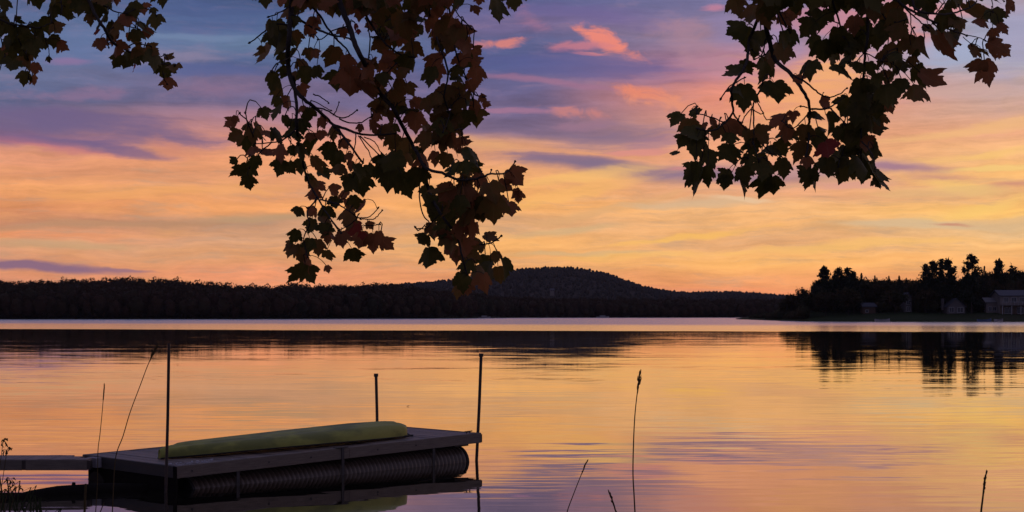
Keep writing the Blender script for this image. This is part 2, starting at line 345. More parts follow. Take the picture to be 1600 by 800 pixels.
# ------------------------------------------------------------------ lake
def water_mat():
    m = bpy.data.materials.new('lake_water'); m.use_nodes = True
    t = m.node_tree; t.nodes.clear(); q = G(t)
    pos = q.node('ShaderNodeNewGeometry').outputs['Position']
    px, py, pz = q.sep(pos)
    def slope(sx, sy, det, amp, seed):
        v = q.mapping(pos, (seed, seed * 1.7, 0), 0.06, (1/sx, 1/sy, 1), 'POINT')
        n = q.noise(v, 1, det, .55, col=True)
        a, b, c = q.sep(n)
        return (q.math('MULTIPLY', q.math('SUBTRACT', a, .5), amp * .45), q.math('MULTIPLY', q.math('SUBTRACT', b, .5), amp))
    # lazy swell, fine ripples, catspaws further out
    comps = [slope(1.8, .22, 4, .040, 3.1), slope(7.0, 1.1, 2, .018, 8.3), slope(26, 6, 3, .012, 1.2)]
    far = q.mapr(py, 35, 110, 1.0, .6)
    patch = q.mapr(q.noise(q.mapping(pos, scl=(1/22, 1/7, 1), typ='POINT'), 1, 4, .6), .38, .66, .35, 1.5)
    sx = q.math('ADD', q.math('ADD', comps[0][0], comps[1][0]), comps[2][0])
    sy = q.math('ADD', q.math('ADD', comps[0][1], comps[1][1]), comps[2][1])
    patch = q.math('MULTIPLY', patch, far); sx = q.math('MULTIPLY', sx, patch); sy = q.math('MULTIPLY', sy, patch)
    # breeze over the far half of the lake
    edge = q.math('ADD', py, q.math('MULTIPLY', px, .33))
    edge = q.math('ADD', edge, q.math('MULTIPLY', q.math('SUBTRACT', q.noise(q.mapping(pos, scl=(1/90, 1/40, 1), typ='POINT'), 1, 3, .5), .5), 34))
    r1 = q.mapr(edge, 176, 190, 0, .11, False)
    r2 = q.mapr(edge, 250, 330, 0, .12, True)
    r0 = q.mapr(py, 20, 150, .0, .012)
    # at this grazing angle mostly the near faces of the wavelets show, so the mean facet leans towards the shore
    lean = q.math('ADD', q.mapr(edge, 178, 184, 0, .016, False), q.mapr(edge, 255, 330, 0, .012, True))
    sy = q.math('SUBTRACT', sy, lean)
    rough = q.math('ADD', q.math('ADD', r1, r2), q.math('ADD', r0, .012))
    nrm = q.vmath('NORMALIZE', q.comb(sx, sy, 1.0))
    df = q.node('ShaderNodeBsdfDiffuse'); df.inputs[0].default_value = (.012, .011, .009, 1)
    gl = q.node('ShaderNodeBsdfGlossy'); gl.inputs[0].default_value = (1.0, .965, .90, 1)
    q.put(gl.inputs['Roughness'], rough); q.put(gl.inputs['Normal'], nrm)
    fr = q.node('ShaderNodeFresnel'); fr.inputs[0].default_value = 1.34; q.put(fr.inputs['Normal'], nrm)
    b = q.node('ShaderNodeMixShader'); q.put(b.inputs[0], q.math('POWER', fr.outputs[0], .5))
    t.links.new(df.outputs[0], b.inputs[1]); t.links.new(gl.outputs[0], b.inputs[2])
    out = q.node('ShaderNodeOutputMaterial'); t.links.new(b.outputs[0], out.inputs[0])
    return m
M['water'] = water_mat()
MB().add([(-2500,-40,0),(2500,-40,0),(2500,2800,0),(-2500,2800,0)], [(0,1,2,3)]).build('lake_water', M['water'], kind='structure')

# the bank the viewer stands on (its edge just touches the bottom left corner)
def bank_z(x, y):
    edge = 13.9 + 1.9 / (1 + math.exp((x + 5.9) * 5)) + .25 * math.sin(x * 1.3) + .12 * math.sin(x * 4.1)
    if x < -7.5: edge += (-7.5 - x) * .9
    d = edge - y
    z = -.5 + .5 * min(1, max(0, (d + 1) / 1.0)) if d < 0 else .42 * (1 - math.exp(-d / 3.2)) + .02
    if d > 0: z += .05 * mnoise.noise(Vector((x * 1.5, y * 1.5, 0)))
    return z
b = MB(); nx, ny = 90, 70
xs = [-26 + 52 * i / nx for i in range(nx + 1)]; ys = [-25 + 55 * j / ny for j in range(ny + 1)]
xs = sorted(set([round(v, 3) for v in xs] + [-8 + i * .12 for i in range(50)])); ys = sorted(set([round(v, 3) for v in ys] + [12.5 + j * .1 for j in range(50)]))
for y in ys:
    for x in xs: b.v.append((x, y, bank_z(x, y)))
W_ = len(xs)
for j in range(len(ys) - 1):
    for i in range(W_ - 1): b.f.append((j*W_+i, j*W_+i+1, (j+1)*W_+i+1, (j+1)*W_+i))
b.build('lake_bank', M['bank'], smooth=True, kind='structure')
MB().add([(-2500,-2400,-.6),(2500,-2400,-.6),(2500,-24,.38),(-2500,-24,.38)], [(0,1,2,3)]).build('ground', M['earth'], kind='structure')

# ------------------------------------------------------------------ far shore
def interp(tab, x): return float(np.interp(x, [p[0] for p in tab], [p[1] for p in tab]))
SHORE = [(-700, 560), (0, 602), (400, 625), (700, 705), (800, 850), (1300, 930), (2400, 980)]
TOPL = [(-700,440),(-100,434),(0,432),(18,434),(33,437),(60,434),(82,436),(108,432.5),(150,432.5),(225,431),(275,434),(312,438),(350,442.5),(400,444),(425,445),(438,441),(500,442),(550,441),(590,439.5),(620,441),(650,447),(700,452),(760,457),(820,460),(900,463),(1000,465),(1150,467),(1300,468),(2400,470)]
def shore_ground(px, d):
    Y = interp(SHORE, px) + d
    top = H + (HZ - interp(TOPL, px)) / F * (interp(SHORE, px) + 170)
    base = max(0.6, top - 13.5)
    t = max(0.0, min(1.0, d / 170)); s = t * t * (3 - 2 * t)
    z = .35 * min(1, d / 4) + base * (.25 * min(1, d / 40) + .75 * s) if d < 170 else base + .35 - (d - 170) * .01
    return Vector(((px - 800) / F * Y, Y, z))
b = MB(); pxs = list(range(-700, 2401, 20)); ds = [-6, 0, 3, 8, 20, 40, 70, 100, 135, 170, 230, 320, 450, 700]
for d in ds:
    for px in pxs:
        p = shore_ground(px, max(d, 0))
        if d < 0: p = Vector((p.x, p.y - 6, -1.2))
        b.v.append(tuple(p))
n_ = len(pxs)
for j in range(len(ds) - 1):
    for i in range(n_ - 1): b.f.append((j*n_+i, j*n_+i+1, (j+1)*n_+i+1, (j+1)*n_+i))
b.build('far_shore', M['earth'], smooth=True, kind='structure')

def ico(sub):
    import bmesh
    bm = bmesh.new(); bmesh.ops.create_icosphere(bm, subdivisions=sub, radius=1)
    V = np.array([v.co[:] for v in bm.verts]); T = np.array([[v.index for v in f.verts] for f in bm.faces]); bm.free(); return V, T
def crown_tmpl(sub, nleaf, leaf, seed, shape='round'):
    "one crown, unit height 1, base at z=0: lumpy core with loose sprays outside it"
    r = np.random.default_rng(seed); V, T = ico(sub); V = V.copy()
    for i, v in enumerate(V):
        V[i] *= 1 + .30 * mnoise.noise(Vector(v * 1.7) + Vector((seed * 3.1, 0, 0))) + .16 * mnoise.noise(Vector(v * 4.1) + Vector((0, seed, 0)))
    prof = (lambda z: .40) if shape == 'round' else (lambda z: .40)
    V = V * np.array([.36, .36, .44]) * (.78 if nleaf > 60 else .9) + np.array([0, 0, .52])
    if nleaf == 0: return V, T
    u = r.normal(size=(nleaf, 3)); u /= np.linalg.norm(u, axis=1)[:, None]
    rad = r.uniform(.82, 1.0, nleaf)
    rad *= np.array([1 + .30 * mnoise.noise(Vector(q * 1.7) + Vector((seed * 3.1, 0, 0))) for q in u])
    c = u * rad[:, None] * np.array([.36, .36, .46]) + np.array([0, 0, .52])
    a = r.normal(size=(nleaf, 3, 3)) * leaf
    LV = (c[:, None, :] + a).reshape(-1, 3); LT = np.arange(nleaf * 3).reshape(-1, 3)
    return np.vstack([V, LV]), np.vstack([T, LT + len(V)])
def scatter(name, tmpls, places, material):
    Vs, Ts, o = [], [], 0
    for k, (x, y, z, h, wd) in enumerate(places):
        V, T = tmpls[k % len(tmpls)]; a = rng.uniform(0, 6.28); ca, sa = math.cos(a), math.sin(a)
        Q = V * np.array([wd, wd, h]); X = Q[:, 0] * ca - Q[:, 1] * sa; Yq = Q[:, 0] * sa + Q[:, 1] * ca
        Vs.append(np.stack([X + x, Yq + y, Q[:, 2] + z], 1)); Ts.append(T + o); o += len(V)
    return obj(name, npmesh(name, np.vstack(Vs), np.vstack(Ts)), material, kind='stuff')
tm = [crown_tmpl(2, 360, .034, s) for s in range(8)]
pl = []
for row, (d, sp) in enumerate([(2, 4.6), (7, 5), (14, 6), (26, 7), (42, 7), (60, 7), (82, 7), (104, 7), (126, 7), (148, 6.5), (168, 6), (180, 6)]):
    px = -330
    while px < 1500:
        p = shore_ground(px + rng.uniform(-4, 4), d + rng.uniform(-3, 3) if row else 2)
        h = rng.uniform(11.5, 13.6) if row else rng.uniform(6, 12)
        if rng.random() < .04: h *= 1.08
        if px > 760: h *= .9
        pl.append((p.x, p.y, p.z - .6, h, h * rng.uniform(.8, 1.15)))
        px += sp * F / p.y * rng.uniform(.75, 1.25)
scatter('shoreline_forest', tm, pl, M['autumn'])

# the wooded hill beyond, with its long right-hand shoulder
RID = [(-400,470),(200,455),(420,452),(540,447),(620,441.5),(680,437),(713,433),(760,424),(800,419.5),(830,416),(860,414.5),(885,414.5),(905,416),(940,422),(960,428),(975,434.5),(1000,443),(1040,451.5),(1075,454.5),(1140,453),(1175,455),(1200,457.5),(1260,461),(1400,466),(1700,472),(2300,480)]
def hillp(px, t):
    Y = 1250 + 1150 * t
    zr = H + (HZ - interp(RID, px)) / F * 2400 - 7
    s = t ** 1.35 if t <= 1 else 1 - (t - 1) * 1.5
    z = zr * s
    return Vector(((px - 800) / F * 2400 * (.62 + .38 * t), Y, z))
b = MB(); pxs = [x for x in range(-400, 2301, 7)]; nt_ = 70
for j in range(nt_ + 8):
    t = j / nt_
    for px in pxs:
        p = hillp(px, t); p.z += 4.5 * mnoise.noise(p * .09) + 6 * mnoise.noise(p * .021)* min(1, t) * (1 if t < .9 else .3)
        b.v.append(tuple(p))
n_ = len(pxs)
for j in range(nt_ + 7):
    for i in range(n_ - 1): b.f.append((j*n_+i, j*n_+i+1, (j+1)*n_+i+1, (j+1)*n_+i))
b.build('wooded_hill', M['hill'], kind='structure')
tf = [crown_tmpl(1, 14, .07, 40 + s) for s in range(6)]
pl = []
for t in np.linspace(.80, 1.0, 15):
    px = 380
    while px < 1420:
        p = hillp(px, t + rng.uniform(-.007, .007)); h = rng.uniform(6.5, 9.5)
        pl.append((p.x, p.y, p.z - 1.5 , h, h * rng.uniform(.7, 1.0))); px += rng.uniform(3.2, 7)
for t in np.linspace(.12, .78, 30):
    px = 560
    while px < 1300:
        p = hillp(px + rng.uniform(-6, 6), t + rng.uniform(-.01, .01)); h = rng.uniform(6, 9)
        pl.append((p.x, p.y, p.z - 1, h, h * rng.uniform(.7, 1.0))); px += rng.uniform(7, 15)
scatter('hill_forest', tf, pl, M['far_autumn'])

# ------------------------------------------------------------------ the point on the right
def point_edge(px):      # distance of the water's edge along each bearing
    return interp([(1150, 585), (1165, 560), (1200, 492), (1260, 424), (1330, 402), (1420, 394), (1700, 392), (2400, 400)], px)
def point_ground(px, d):
    Y = point_edge(px) + d; fade = min(1, max(0, (px - 1150) / 90))
    z = .45 * min(1, d / 2.5) + fade * (2.3 * min(1, max(0, d - 2) / 32) + 2.2 * min(1, max(0, d - 34) / 60))
    if px < 1175: z *= max(.2, (px - 1140) / 35)
    z += .12 * math.sin(px * .05) * min(1, d / 3)
    return Vector(((px - 800) / F * Y, Y, z))
b = MB(); pxs = [1150, 1156] + list(range(1165, 2401, 15)); ds = [-3, 0, 1, 2.5, 5, 9, 14, 20, 28, 36, 50, 70, 100, 140, 200]
for d in ds:
    for px in pxs:
        dd = max(d, 0) * (1 if px > 1200 else .25)
        p = point_ground(px, dd)
        if d < 0: p = Vector((p.x, p.y - 2.5, -1))
        b.v.append(tuple(p))
n_ = len(pxs)
for j in range(len(ds) - 1):
    for i in range(n_ - 1): b.f.append((j*n_+i, j*n_+i+1, (j+1)*n_+i+1, (j+1)*n_+i))
b.build('wooded_point_lawn', M['lawn'], smooth=True, kind='structure')

def crown_mesh(kind, h, wd, seed, n=1500):
    r = np.random.default_rng(seed)
    P = []; rad = []
    if kind == 'pine':
        nb = int(h * 3.2)
        for i in range(nb):
            t = (i + r.uniform(0, 1)) / nb; z = h * (.06 + .94 * t)
            env = wd * .5 * (np.interp(t, [0, .12, .45, .75, .92, 1], [.95, 1.0, .98, .68, .38, .10])) * r.uniform(.7, 1.25)
            a = r.uniform(0, 6.28); m = max(5, int(n / nb))
            s = r.uniform(.12, 1, m) ** .7
            P.append(np.stack([np.cos(a) * env * s + r.normal(0, .34, m), np.sin(a) * env * s + r.normal(0, .34, m), z + env * s * .28 + r.normal(0, .22, m)], 1))
    elif kind == 'fir':
        m = n; t = r.uniform(0, 1, m) ** 1.3; a = r.uniform(0, 6.28, m)
        lay = .75 + .25 * np.sin(t * h * 3.2)
        e = wd * .5 * (1 - t) * lay * r.uniform(.35, 1.05, m) + .03
        P.append(np.stack([np.cos(a) * e, np.sin(a) * e, h * (.08 + .92 * t)], 1))
    else:
        nb = 26 if kind == 'round' else 34
        for i in range(nb):
            u = r.normal(size=3); u /= np.linalg.norm(u); u[2] = u[2] * .8
            c = u * np.array([wd * .40, wd * .40, h * .34]) * r.uniform(.45, 1.0) + np.array([0, 0, h * .60])
            m = int(n / nb) if kind == 'round' else int(n / nb * .6)
            q = r.normal(size=(m, 3)) * np.array([wd, wd, h * .8]) * (.075 if kind == 'round' else .045)
            P.append(c + q)
    P = np.vstack(P); m = len(P); lf = {'pine': .30, 'fir': .12, 'round': .30, 'sparse': .2}[kind]
    a = r.normal(size=(m, 3, 3)) * lf
    V = (P[:, None, :] + a).reshape(-1, 3)
    return npmesh('crown', V, np.arange(m * 3).reshape(-1, 3))
def make_tree(name, px, ytop, dist, wpx, kind, label, seed):
    g0 = point_ground(px, dist); Y = g0.y
    ztop = H + (HZ - ytop) / F * Y; h = ztop - g0.z; wd = wpx / F * Y
    t = thing(name, g0, label, 'tree', 'trees on the wooded point')
    b = MB(); r = random.Random(seed); top = h * (.93 if kind in ('pine', 'fir') else .6)
    pts = [(r.uniform(-.1, .1) * i, r.uniform(-.1, .1) * i, -.3 + (top + .3) * i / 5) for i in range(6)]
    b.tube(pts, [.028 * h * (1 - .85 * i / 5) * .55 + .03 for i in range(6)], 7)
    if kind in ('round', 'sparse'):
        for k in range(12):
            a = r.uniform(0, 6.28); z0 = top * r.uniform(.45, .98); e = wd * r.uniform(.25, .45)
            q0 = Vector((0, 0, z0)); q2 = Vector((math.cos(a) * e, math.sin(a) * e, min(h * .97, z0 + h * r.uniform(.15, .42))))
            q1 = (q0 + q2) / 2 + Vector((0, 0, -.1 * h * .3))
            b.tube([q0, q1, q2], [.09, .06, .03], 5)
    else:
        for k in range(14):
            a = r.uniform(0, 6.28); z0 = h * r.uniform(.2, .9); e = wd * .38 * (1 - .6 * z0 / h)
            b.tube([(0, 0, z0), (math.cos(a) * e, math.sin(a) * e, z0 + e * .25)], [.06, .02], 4)
    b.build('trunk', M['bark'], t)
    obj('crown', crown_mesh(kind, h, wd, seed, 2600 if wpx > 24 else 1500), M['pine'] if kind in ('pine', 'fir') else M['decid'], t)
    return t
TREES = [
 ('scrub_tree', 1236, 455, 16, 30, 'sparse', 'low leafless-looking tree at the left tip of the wooded point, lacy against the sky'),
 ('scrub_tree', 1254, 444, 20, 32, 'sparse', 'open lacy tree beside the left tip of the point, just before the first pines'),
 ('broadleaf_tree', 1230, 468, 12, 28, 'round', 'low dark bushy tree closest to the tip of the point'),
 ('broadleaf_tree', 1264, 456, 14, 28, 'round', 'broad dark tree filling the gap left of the first tall pine'),
 ('pine_tree', 1287, 419, 26, 30, 'pine', 'first tall pine from the tip of the point, with a rounded top'),
 ('pine_tree', 1310, 420, 30, 24, 'pine', 'tall pine just right of the first pine, its flat crown touching its neighbour'),
 ('pine_tree', 1323, 421, 34, 20, 'pine', 'narrow pine in the left clump, between the flat crowned pine and the lower rounded one'),
 ('pine_tree', 1334, 427, 28, 24, 'pine', 'lower rounded pine closing the left pine clump on its right'),
 ('fir_tree', 1346, 427, 40, 34, 'fir', 'thin spire standing alone just right of the left pine clump'),
 ('broadleaf_tree', 1354, 437, 36, 38, 'round', 'flat topped dark tree right of the thin spire'),
 ('fir_tree', 1367, 431, 44, 30, 'fir', 'tiny thin spire poking over the flat topped trees'),
 ('broadleaf_tree', 1378, 436, 34, 30, 'round', 'dark bushy tree above the low shed'),
 ('fir_tree', 1389, 432, 42, 30, 'fir', 'thin spire midway between the two pine clumps'),
 ('fir_tree', 1405, 431, 36, 44, 'fir', 'pointed fir tree above the narrow gabled house'),
 ('fir_tree', 1416, 435, 44, 30, 'fir', 'little spire just right of the pointed fir'),
 ('broadleaf_tree', 1427, 440, 34, 30, 'round', 'low rounded tree left of the tall middle pine clump'),
 ('pine_tree', 1447, 415, 30, 22, 'pine', 'leftmost and lowest pine of the tall middle clump'),
 ('pine_tree', 1458, 409, 34, 22, 'pine', 'second pine of the tall middle clump'),
 ('pine_tree', 1471, 406, 40, 14, 'pine', 'slender highest pine of the tall middle clump'),
 ('pine_tree', 1482, 408, 30, 28, 'pine', 'full pine on the right of the middle clump, behind the small gabled house'),
 ('broadleaf_tree', 1494, 433, 40, 34, 'round', 'green leafy tree in the dip between the middle clump and the highest pine'),
 ('broadleaf_tree', 1474, 440, 38, 40, 'round', 'green leafy tree directly behind the small gabled house'),
 ('pine_tree', 1518, 399, 26, 36, 'pine', 'highest pine on the point, standing by itself with a domed top'),
 ('fir_tree', 1538, 416, 34, 38, 'fir', 'small pointed tree just right of the highest pine'),
 ('pine_tree', 1561, 408, 40, 26, 'pine', 'pine with an open top standing over the white lakeside house'),
 ('broadleaf_tree', 1547, 428, 42, 34, 'round', 'dark tree left of the white lakeside house, below the open topped pine'),
 ('broadleaf_tree', 1582, 415, 44, 30, 'round', 'round headed tree behind the roof of the white lakeside house'),
 ('broadleaf_tree', 1604, 414, 42, 34, 'round', 'round headed tree at the right edge of the photo behind the white house'),
 ('broadleaf_tree', 1630, 418, 36, 44, 'round', 'large tree just past the right edge beyond the white house'),
 ('broadleaf_tree', 1326, 446, 20, 40, 'round', 'wide dark tree in front of the left pine clump above the shore'),
 ('broadleaf_tree', 1398, 450, 24, 40, 'round', 'wide dark tree in front of the pointed fir, left of the narrow gabled house'),
 ('broadleaf_tree', 1446, 448, 28, 40, 'round', 'dark leafy tree right of the narrow gabled house'),
 ('broadleaf_tree', 1532, 444, 36, 38, 'round', 'dark leafy tree between the small gabled house and the white house'),
 ('broadleaf_tree', 1290, 452, 16, 50, 'round', 'rusty low tree under the first tall pine near the water'),
]
for i, a in enumerate(TREES): make_tree(*a, 100 + i)
pl = []
for d in (40, 46, 52, 60, 72, 86, 100):
    px = 1276
    while px < 1900:
        p = point_ground(px, d); ht = interp([(1225, 470), (1262, 458), (1280, 432), (1332, 430), (1345, 434), (1440, 435), (1446, 432), (1487, 430), (1492, 436), (1504, 436), (1509, 428), (1532, 426), (1542, 424), (1700, 420), (1900, 420)], px) + rng.uniform(-1, 4)
        h = H + (HZ - ht) / F * p.y - p.z; pl.append((p.x, p.y, p.z - .3, h, h * rng.uniform(.5, .7))); px += rng.uniform(7, 14)
scatter('woods_behind_the_point', tm, pl, M['decid'])
# undergrowth at the foot of the trees
pl = []
for d in (30, 36):
    px = 1240
    while px < 1680:
        if not any(a < px < c for a, c in ((1345, 1370), (1408, 1428), (1470, 1514), (1536, 1640))):
            p = point_ground(px, d); h = rng.uniform(2.5, 5); pl.append((p.x, p.y, p.z - .4, h, h * 1.3))
        px += rng.uniform(8, 16)
for k in range(70):
    px = rng.uniform(1172, 1262); p = point_ground(px, rng.uniform(4, 12)); h = rng.uniform(1.4, 3.4) * (.5 + (px - 1178) / 84); pl.append((p.x, p.y, p.z - .3, h, h * 1.4))
scatter('shoreline_undergrowth', tm, pl, M['decid'])

# houses
def house(px0, px1, yeave, yridge, dist, depth, label, front='gable', walls='wall_pale', roofm='roof', wins=(), chimney=None, extra=None):
    c = point_ground((px0 + px1) / 2, dist); Y = c.y; w_ = (px1 - px0) / F * Y
    he = H + (HZ - yeave) / F * Y - c.z; hr = H + (HZ - yridge) / F * Y - c.z
    t = thing('lakeside_house', c, label, 'house', 'houses on the wooded point')
    x0, x1 = -w_ / 2, w_ / 2; b = MB()
    if front == 'gable':
        b.add([(x0,0,-.5),(x1,0,-.5),(x1,0,he),(0,0,hr),(x0,0,he),(x0,depth,-.5),(x1,depth,-.5),(x1,depth,he),(0,depth,hr),(x0,depth,he)],
              [(0,1,2,3,4),(9,8,7,6,5),(1,6,7,2),(5,0,4,9)])
        b.build('wall', M[walls], t)
        o_ = .35; k = (hr - he) / (w_ / 2); r = MB()
        for sx in (-1, 1):
            pts = [(0,-o_,hr+.03),(sx*(w_/2+o_),-o_,he-k*o_+.03),(sx*(w_/2+o_),depth+o_,he-k*o_+.03),(0,depth+o_,hr+.03)]
            top = [(x,y,z+.18) for x,y,z in pts]
            r.add(pts + top, [(0,1,2,3),(7,6,5,4),(0,4,5,1),(1,5,6,2),(2,6,7,3),(3,7,4,0)])
        r.build('roof', M[roofm], t)
    else:
        b.add([(x0,0,-.5),(x1,0,-.5),(x1,0,he),(x0,0,he),(x0,depth,-.5),(x1,depth,-.5),(x1,depth,he),(x0,depth,he),(x0,depth/2,hr),(x1,depth/2,hr)],
              [(0,1,2,3),(7,6,5,4),(1,5,6,9,2),(4,0,3,8,7)])
        b.build('wall', M[walls], t)
        o_ = .4; k = (hr - he) / (depth / 2); r = MB()
        for a, yb in ((-1, 0), (1, depth)):
            pts = [(x0-o_,depth/2,hr+.03),(x1+o_,depth/2,hr+.03),(x1+o_,yb+a*o_,he-k*o_+.03),(x0-o_,yb+a*o_,he-k*o_+.03)]
            top = [(x,y,z+.18) for x,y,z in pts]
            r.add(pts + top, [(0,1,2,3),(7,6,5,4),(0,4,5,1),(1,5,6,2),(2,6,7,3),(3,7,4,0)])
        r.build('roof', M[roofm], t)
    for (u0, u1, z0, z1) in wins:      # fractions of width and metres of height
        a0, a1 = x0 + w_ * u0, x0 + w_ * u1
        f = MB()
        for q in (((a0-.12,-.10,z0-.12),(a1+.12,-.02,z0)), ((a0-.12,-.10,z1),(a1+.12,-.02,z1+.12)), ((a0-.12,-.10,z0),(a0,-.02,z1)), ((a1,-.10,z0),(a1+.12,-.02,z1)), (((a0+a1)/2-.04,-.09,z0),((a0+a1)/2+.04,-.03,z1))): f.box(*q)
        fo = f.build('window', M['white'], t)
        MB().box((a0,-.06,z0),(a1,-.035,z1)).build('pane', M['glass'], fo)
    if chimney:
        cx, ct, ch = chimney
        MB().box((cx-.35,depth*.5-.3,ct),(cx+.35,depth*.5+.3,ch)).box((cx-.42,depth*.5-.37,ch),(cx+.42,depth*.5+.37,ch+.15)).build('chimney', M['wall_grey'], t)
    if extra: extra(t, x0, x1, he, hr, w_)
    return t
def ex_big(t, x0, x1, he, hr, w_):
    b = MB().box((x0-.1,-1.6,2.45),(x1+.1,-.004,2.6)); b.build('balcony_floor', M['wall_grey'], t)
    r = MB()
    for i in range(int(w_ / 1.1) + 1): r.box((x0+.02+i*1.1,-1.58,2.6),(x0+.10+i*1.1,-1.50,3.45))
    r.box((x0,-1.6,3.45),(x1,-1.48,3.53)); r.build('balcony_rail', M['white'], t)
    for i in range(5):
        x = x0 + .15 + i * (w_ - .3) / 4; MB().box((x-.09,-1.5,-.4),(x+.09,-1.32,2.45)).build('porch_post', M['white'], t)
    MB().box((x0-.004,-.012,-.5),(x1+.004,-.003,2.3)).build('lower_wall', M['wall_brown'], t)
house(1480, 1508, 479, 467, 26, 6, 'small grey gabled cottage with two dark windows, on the lawn under the middle pines', 'gable', 'wall_grey', 'roof', [(.12,.36,.5,1.7),(.58,.88,.4,1.7)], (-2.9, 1, 4.1))
house(1563, 1622, 462, 454, 24, 8, 'large two-storey white house with blue-grey roof and balcony at the right edge', 'eave', 'wall_pale', 'roof', [(.10,.2,3.3,4.6),(.3,.42,3.3,4.6),(.52,.62,3.3,4.6),(.8,.9,3.3,4.6),(.12,.3,.3,1.9),(.45,.6,.3,1.9),(.7,.85,.3,1.9)], None, ex_big)
house(1541, 1559, 472, 466, 27, 5, 'low pale outbuilding attached left of the large white house', 'eave', 'wall_pale', 'roof_pale', [(.2,.45,.6,1.6),(.6,.85,.6,1.6)])
house(1413, 1425, 466, 458, 30, 5, 'narrow grey gabled house half hidden among trees left of the cottage', 'gable', 'wall_grey', 'roof', [(.3,.7,2.2,3.2),(.3,.7,.3,1.4)])
house(1349, 1368, 479, 474, 27, 4, 'low shed with a pale tin roof under dark trees behind the shore', 'eave', 'wall_brown', 'roof', [(.2,.4,.4,1.0)])

def boat(name, px, y, length, mkey, label, yaw=0.0, cat='boat', Y=None, cabin=False, group='small boats along the far shore'):
    Y = Y or point_edge(px) - 1.2
    t = thing(name, ((px - 800) / F * Y, Y, 0), label, cat, group, (0, 0, yaw))
    n = 9; b = MB(); ins = MB()
    for i in range(n):
        s = i / (n - 1); wd = .75 * math.sin(math.pi * min(1, .18 + s * .82)) ** .6 * (1 if s < .9 else .6); x = (s - .5) * length
        z1 = .55 + .25 * (2 * abs(s - .4)) ** 2
        b.v += [(x, -wd, z1), (x, -wd * .7, -.1), (x, wd * .7, -.1), (x, wd, z1)]
        ins.v += [(x*.96, -wd + .07, z1 - .02), (x*.96, -wd * .6, .12), (x*.96, wd * .6, .12), (x*.96, wd - .07, z1 - .02)]
    for i in range(n - 1):
        for k in range(3):
            b.f.append((4*i+k, 4*i+k+1, 4*i+k+5, 4*i+k+4)); ins.f.append((4*i+k, 4*i+k+4, 4*i+k+5, 4*i+k+1))
    b.f += [(0, 3, 2, 1), (4*n-4, 4*n-3, 4*n-2, 4*n-1)]
    b.build('hull', M[mkey], t); ins.build('hull_lining', M['wall_grey'], t)
    for x in (-.2, .18): MB().box((x*length-.12,-.55,.36),(x*length+.12,.55,.40)).build('seat', M['wall_grey'], t)
    if cabin:
        MB().box((-.25*length,-.55,.42),(.2*length,.55,1.3)).build('canopy', M['white'], t)
    return t
boat('rowing_boat', 1379, 497, 4.0, 'white', 'white rowing boat at the water edge below the low shed', .1)
boat('rowing_boat', 1538, 499, 3.6, 'blue', 'blue rowing boat at the water edge below the pale outbuilding', -.1)
boat('rowing_boat', 1561, 498, 2.6, 'white', 'small pale boat at the water edge in front of the large white house', .4)
boat('motor_boat', 757, 497, 6, 'white', 'white motor boat at the far shore just right of the leafy bough tip', 0, Y=760, cabin=True)
boat('motor_boat', 942, 496, 7, 'white', 'white motor boat at the far shore below the wooded hill', 0, Y=850, cabin=True)
# the one pale house up on the wooded hill
p = hillp(858, .42)
t = thing('hillside_house', p + Vector((0, -8, 6)), 'tiny pale house alone on the wooded hill below its summit', 'house')
MB().box((-2.4,0,-6),(2.4,5,1.4)).build('wall', M['wall_pale'], t)
MB().add([(-2.7,-.4,1.4),(2.7,-.4,1.4),(2.7,5.4,1.4),(-2.7,5.4,1.4),(-2.7,2.5,3),(2.7,2.5,3)], [(0,1,5,4),(2,3,4,5),(1,2,5),(3,0,4),(3,2,1,0)]).build('roof', M['roof'], t)
MB().box((-1.6,-.06,0),(-.6,-.01,1)).build('window', M['glass'], t); MB().box((.6,-.06,0),(1.6,-.01,1)).build('window', M['glass'], t)

# ------------------------------------------------------------------ the dock
A_ = Vector((-3.70, 16.70, .273)); B_ = Vector((-.41, 20.20, .372)); C_ = Vector((-5.13, 18.01, .283))
e1 = (B_ - A_); LEN = e1.length; e1.normalize()
e2 = (C_ - A_); e2 -= e1 * e2.dot(e1); WID = e2.length; e2.normalize(); e3 = e1.cross(e2)
MD = Matrix(((e1.x, e2.x, e3.x), (e1.y, e2.y, e3.y), (e1.z, e2.z, e3.z))).to_4x4(); MD.translation = A_
def local(p): return MD.inverted() @ Vector(p)
dock = thing('floating_dock', A_, 'weathered wooden floating dock on black ribbed pipes with a yellow-green kayak on it', 'dock')
dock.matrix_world = MD
FH, TH = .125, .038
np_ = 34; pw = (LEN - 2 * TH) / np_; pm = []
for k in range(4):
    b = MB(); dz = .0; bb = .003
    x0, x1, y0, y1, z0, z1 = .005, pw - .006, TH + .004, WID - TH - .004, -.026, .002
    wv = [random.uniform(-.0012, .0012) for _ in range(4)]
    b.add([(x0,y0,z0),(x1,y0,z0),(x1,y1,z0),(x0,y1,z0),(x0,y0,z1-bb),(x1,y0,z1-bb),(x1,y1,z1-bb),(x0,y1,z1-bb),
           (x0+bb,y0+bb,z1+wv[0]),(x1-bb,y0+bb,z1+wv[1]),(x1-bb,y1-bb,z1+wv[2]),(x0+bb,y1-bb,z1+wv[3])],
          [(0,3,2,1),(0,1,5,4),(1,2,6,5),(2,3,7,6),(3,0,4,7),(4,5,9,8),(5,6,10,9),(6,7,11,10),(7,4,8,11),(8,9,10,11)])
    me = bpy.data.meshes.new('plank'); me.from_pydata(b.v, [], b.f); me.materials.append(M['wood_plank']); pm.append(me)
for i in range(np_):
    o = obj('plank', pm[i % 4], None, dock); o.location = (TH + i * pw, 0, random.uniform(-.003, .005)); o.rotation_euler = (0, 0, random.uniform(-.002, .002))
